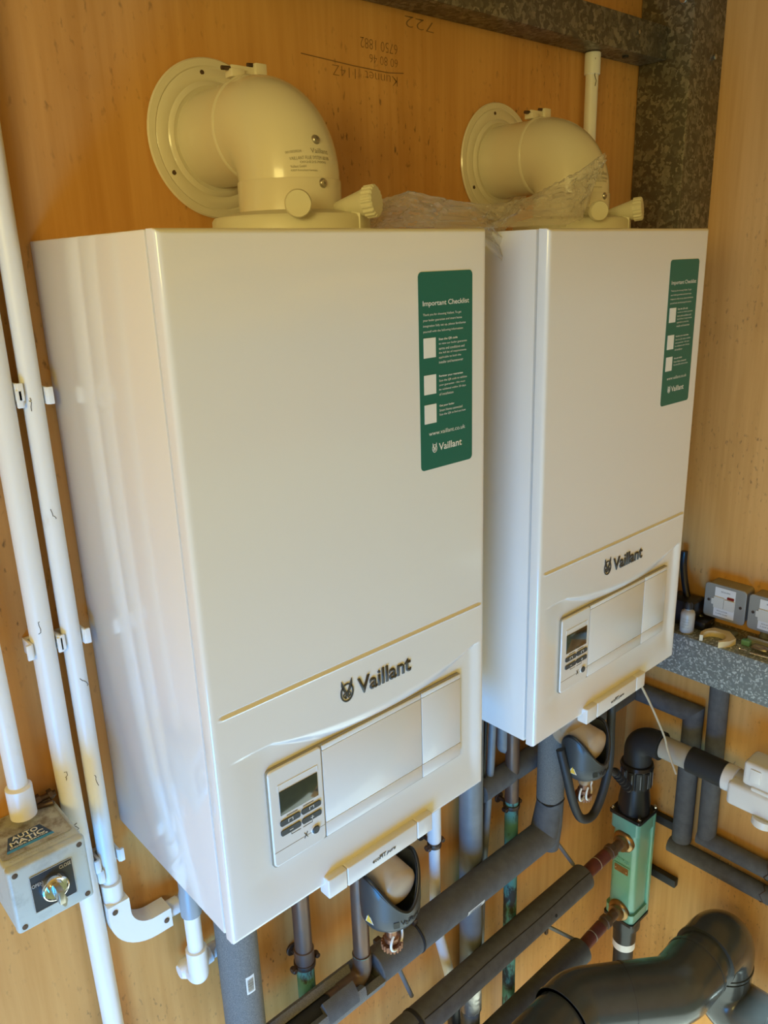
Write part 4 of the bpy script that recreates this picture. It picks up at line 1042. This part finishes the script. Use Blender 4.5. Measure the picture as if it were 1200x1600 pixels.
for pts in ([(.690, -.212, ZBIG), (.696, -.212, ZBIG)], [tuple(V(P[1]).lerp(V(P[2]), .478)), tuple(V(P[1]).lerp(V(P[2]), .50))], [(.980, -.328, ZBIG), (.987, -.328, ZBIG)], [(1.020, -.328, ZBIG), (1.027, -.328, ZBIG)], [(1.115, -.328, -1.496), (1.115, -.328, -1.502)]):
    bm = BM(); tube(bm, rel(pts), .0628, 56); obj('socket_ring', bm, 'darkpvc', t)

# ------------------------------------------------------------------ switches and clutter on the rail
def fcu(y0, label):
    t = thing('fused_switch', label, 'wall switch', (1.22, y0, -.748), 'metal clad wall switches')
    fw = lambda u, v, d: V((-.040-d, -u, v))
    bm = BM(); prism(bm, rrect(-.040, .040, .002, .072, .008), fw, -.0395, -.003); obj('back_box', bm, 'switch', t)
    bm = BM(); prism(bm, rrect(-.0425, .0425, .0, .074, .008), fw, -.0028, .0015); o = obj('face_plate', bm, 'switch', t)
    bv = o.modifiers.new('bevel', 'BEVEL'); bv.width = .0012; bv.segments = 2; bv.limit_method = 'ANGLE'
    bm = BM(); prism(bm, rrect(-.021, .021, .006, .068, .001, 2), fw, .0016, .0020); obj('paper_label', bm, 'label_w', t, smooth=False)
    bm = BM(); prism(bm, rrect(-.0215, -.001, .024, .048, .001, 2), fw, .0016, .0042); prism(bm, rrect(-.0265, -.0205, .030, .043, .001, 2), fw, .0016, .0034); obj('fuse_carrier', bm, 'switch_w', t)
    bm = BM(); prism(bm, rrect(.0, .0205, .024, .046, .001, 2), fw, .0016, .0046); obj('rocker', bm, 'switch_w', t)
    bm = BM(); prism(bm, rrect(.005, .019, .0475, .0525, .001, 2), fw, .0016, .0036); obj('neon', bm, 'red', t)
    for u in (-.0325, .0325):
        bm = BM(); cyl(bm, (-.0412, -u, .037), (-1, 0, 0), .003, .0012, 14); obj('screw', bm, 'bronze', t)
    lf = lambda u, v, d: V((-.0420-d, -u, v))
    text('label_text', 'BOILERS', lf, -.008, .059, height=.0030, width=.018, mt='ink_d', parent=t, ext=0)
    text('label_text', 'ISOLATOR', lf, -.014, .017, height=.0024, width=.022, mt='ink_d', parent=t, ext=0)
    text('label_text', '3 AMP FUSE', lf, -.016, .011, height=.0024, width=.024, mt='ink_d', parent=t, ext=0)
    return t
fcu(-.223, 'grey metal fused switch with paper label and red lamp, beside the black hose')
fcu(-.313, 'grey metal fused switch with paper label at the right edge of the photo')
t = thing('cable_gland', 'small dark cable gland under the right-hand switch', 'cable gland', (1.195, -.300, -.774))
bm = BM(); lathe(bm, [(.009, 0), (.009, .012), (.007, .014), (.007, .027)], 20); obj('gland', bm, 'grey_pl', t)
ZR = -.774
t = thing('dropper_bottle', 'small translucent bottle with dark cap on the steel rail', 'bottle', (1.132, -.172, ZR))
bm = BM(); lathe(bm, [(.0125, 0), (.0140, .002), (.0140, .040), (.0125, .046), (.0070, .050), (.0070, .053), (0, .053)], 32); obj('body', bm, 'bottle', t)
bm = BM(); lathe(bm, [(.0085, .052), (.0085, .060), (.005, .066), (0, .067)], 24); obj('cap', bm, 'blackm', t)
tf3 = lambda u, v, d: V((-(.0141+d)*math.cos(u/.0141), -(.0141+d)*math.sin(u/.0141), v))
for i in range(4): text('label_text', ('CUTTING OIL', 'WARNING', 'KEEP UPRIGHT', '50 ml')[i], tf3, -.004, .031-.006*i, height=.0028, width=.014, mt='ink_g', parent=t, ext=0)
t = thing('pipe_clip', 'loose cream plastic C-shaped pipe clip lying on the steel rail', 'pipe clip', (1.128, -.232, ZR))
bm = BM()
# C shape opening towards the viewer's left
ol = arcpts(.0215, 205, -35, 0, 0, 20)[::1]
inner = arcpts(.0215, 160, -130, 0, 0, 22)
outer = [( .018, -.030), (.033, -.018), (.036, .012), (.012, .032), (-.006, .029), (-.020, .022), (-.026, .010)]
inner = [(.0215*math.cos(math.radians(a)), .0215*math.sin(math.radians(a))) for a in range(155, -116, -12)]
outer = [(-.012, -.0265), (.010, -.031), (.030, -.026), (.040, .004), (.024, .030), (.002, .030), (-.014, .0235), (-.0245, .0130)]
poly = inner + outer
rz = Matrix.Rotation(math.radians(-25), 3, 'Z')
prism(bm, poly, lambda u, v, d: rz @ V((u, v, d)), .0003, .013); obj('clip_body', bm, 'bone', t)
t = thing('black_hose', 'black hose curving down behind the far boiler onto the rail', 'hose', (1.185, -.13, ZR))
O = V((1.185, -.13, ZR))
bm = BM(); tube(bm, smooth_path(rel([(1.198, -.120, -.630), (1.195, -.122, -.66), (1.185, -.135, -.70), (1.182, -.150, -.735), (1.185, -.180, -.760), (1.188, -.200, -.766)])), [.007]*30+[.0075]*21, 16); obj('hose', bm, 'black', t)
t = thing('junction_box', 'black junction box in the shadow between column and bottle', 'junction box', (1.17, -.140, ZR))
bm = BM(); box(bm, -.020, .030, -.035, .025, .0005, .055, .004); obj('box', bm, 'black', t)
bm = BM(); box(bm, -.018, .028, -.060, -.035, .0005, .020, .004); obj('flange', bm, 'black', t)
# debris
t = thing('terminal_block', 'small green terminal block on the steel rail', 'terminal block', (1.158, -.283, ZR))
bm = BM(); box(bm, -.006, .006, -.008, .008, .0003, .011, .001); box(bm, -.006, .006, -.0005, .0005, .011, .013); obj('block', bm, 'green', t)
t = thing('metal_bracket', 'grey metal bracket lying under the right-hand switch', 'bracket', (1.175, -.300, ZR))
bm = BM(); box(bm, -.012, .012, -.022, .018, .0003, .010, .001); box(bm, -.012, -.009, -.022, .018, .010, .018, .0005); obj('plate', bm, 'switch', t)
t = thing('pliers', 'old steel pliers lying near the front edge of the rail', 'pliers', (1.150, -.330, ZR))
bm = BM()
for s in (-1, 1): tube(bm, smooth_path([(.004*s, .030, .006), (.006*s, .010, .006), (.002*s, -.004, .006), (.012*s, -.030, .006), (.010*s, -.075, .006)], 6), [.004]*24+[.003], 10)
obj('handles', bm, 'steel', t)
bm = BM(); cyl(bm, (0, -.002, .001), (0, 0, 1), .008, .010, 18, .001); obj('pivot', bm, 'steel', t)
t = thing('drill_bit', 'thin steel drill bit on the rail beside the pliers', 'drill bit', (1.128, -.345, ZR))
bm = BM(); tube(bm, [(-.004, .040, .003), (.004, -.035, .003)], .0022, 10); obj('shank', bm, 'chrome', t)
t = thing('screw', 'single bright screw on the rail in front of the green block', 'screw', (1.128, -.290, ZR))
bm = BM(); tube(bm, [(0, .006, .003), (0, -.008, .003)], .0015, 8); cyl(bm, (0, .006, .003), (0, 1, 0), .003, .002, 12); obj('shank', bm, 'chrome', t)
t = thing('offcut', 'dark plastic offcut behind the cream clip on the rail', 'plastic offcut', (1.175, -.232, ZR))
bm = BM(); box(bm, -.012, .012, -.022, .022, .0003, .009, .002); obj('piece', bm, 'grey_pl', t)
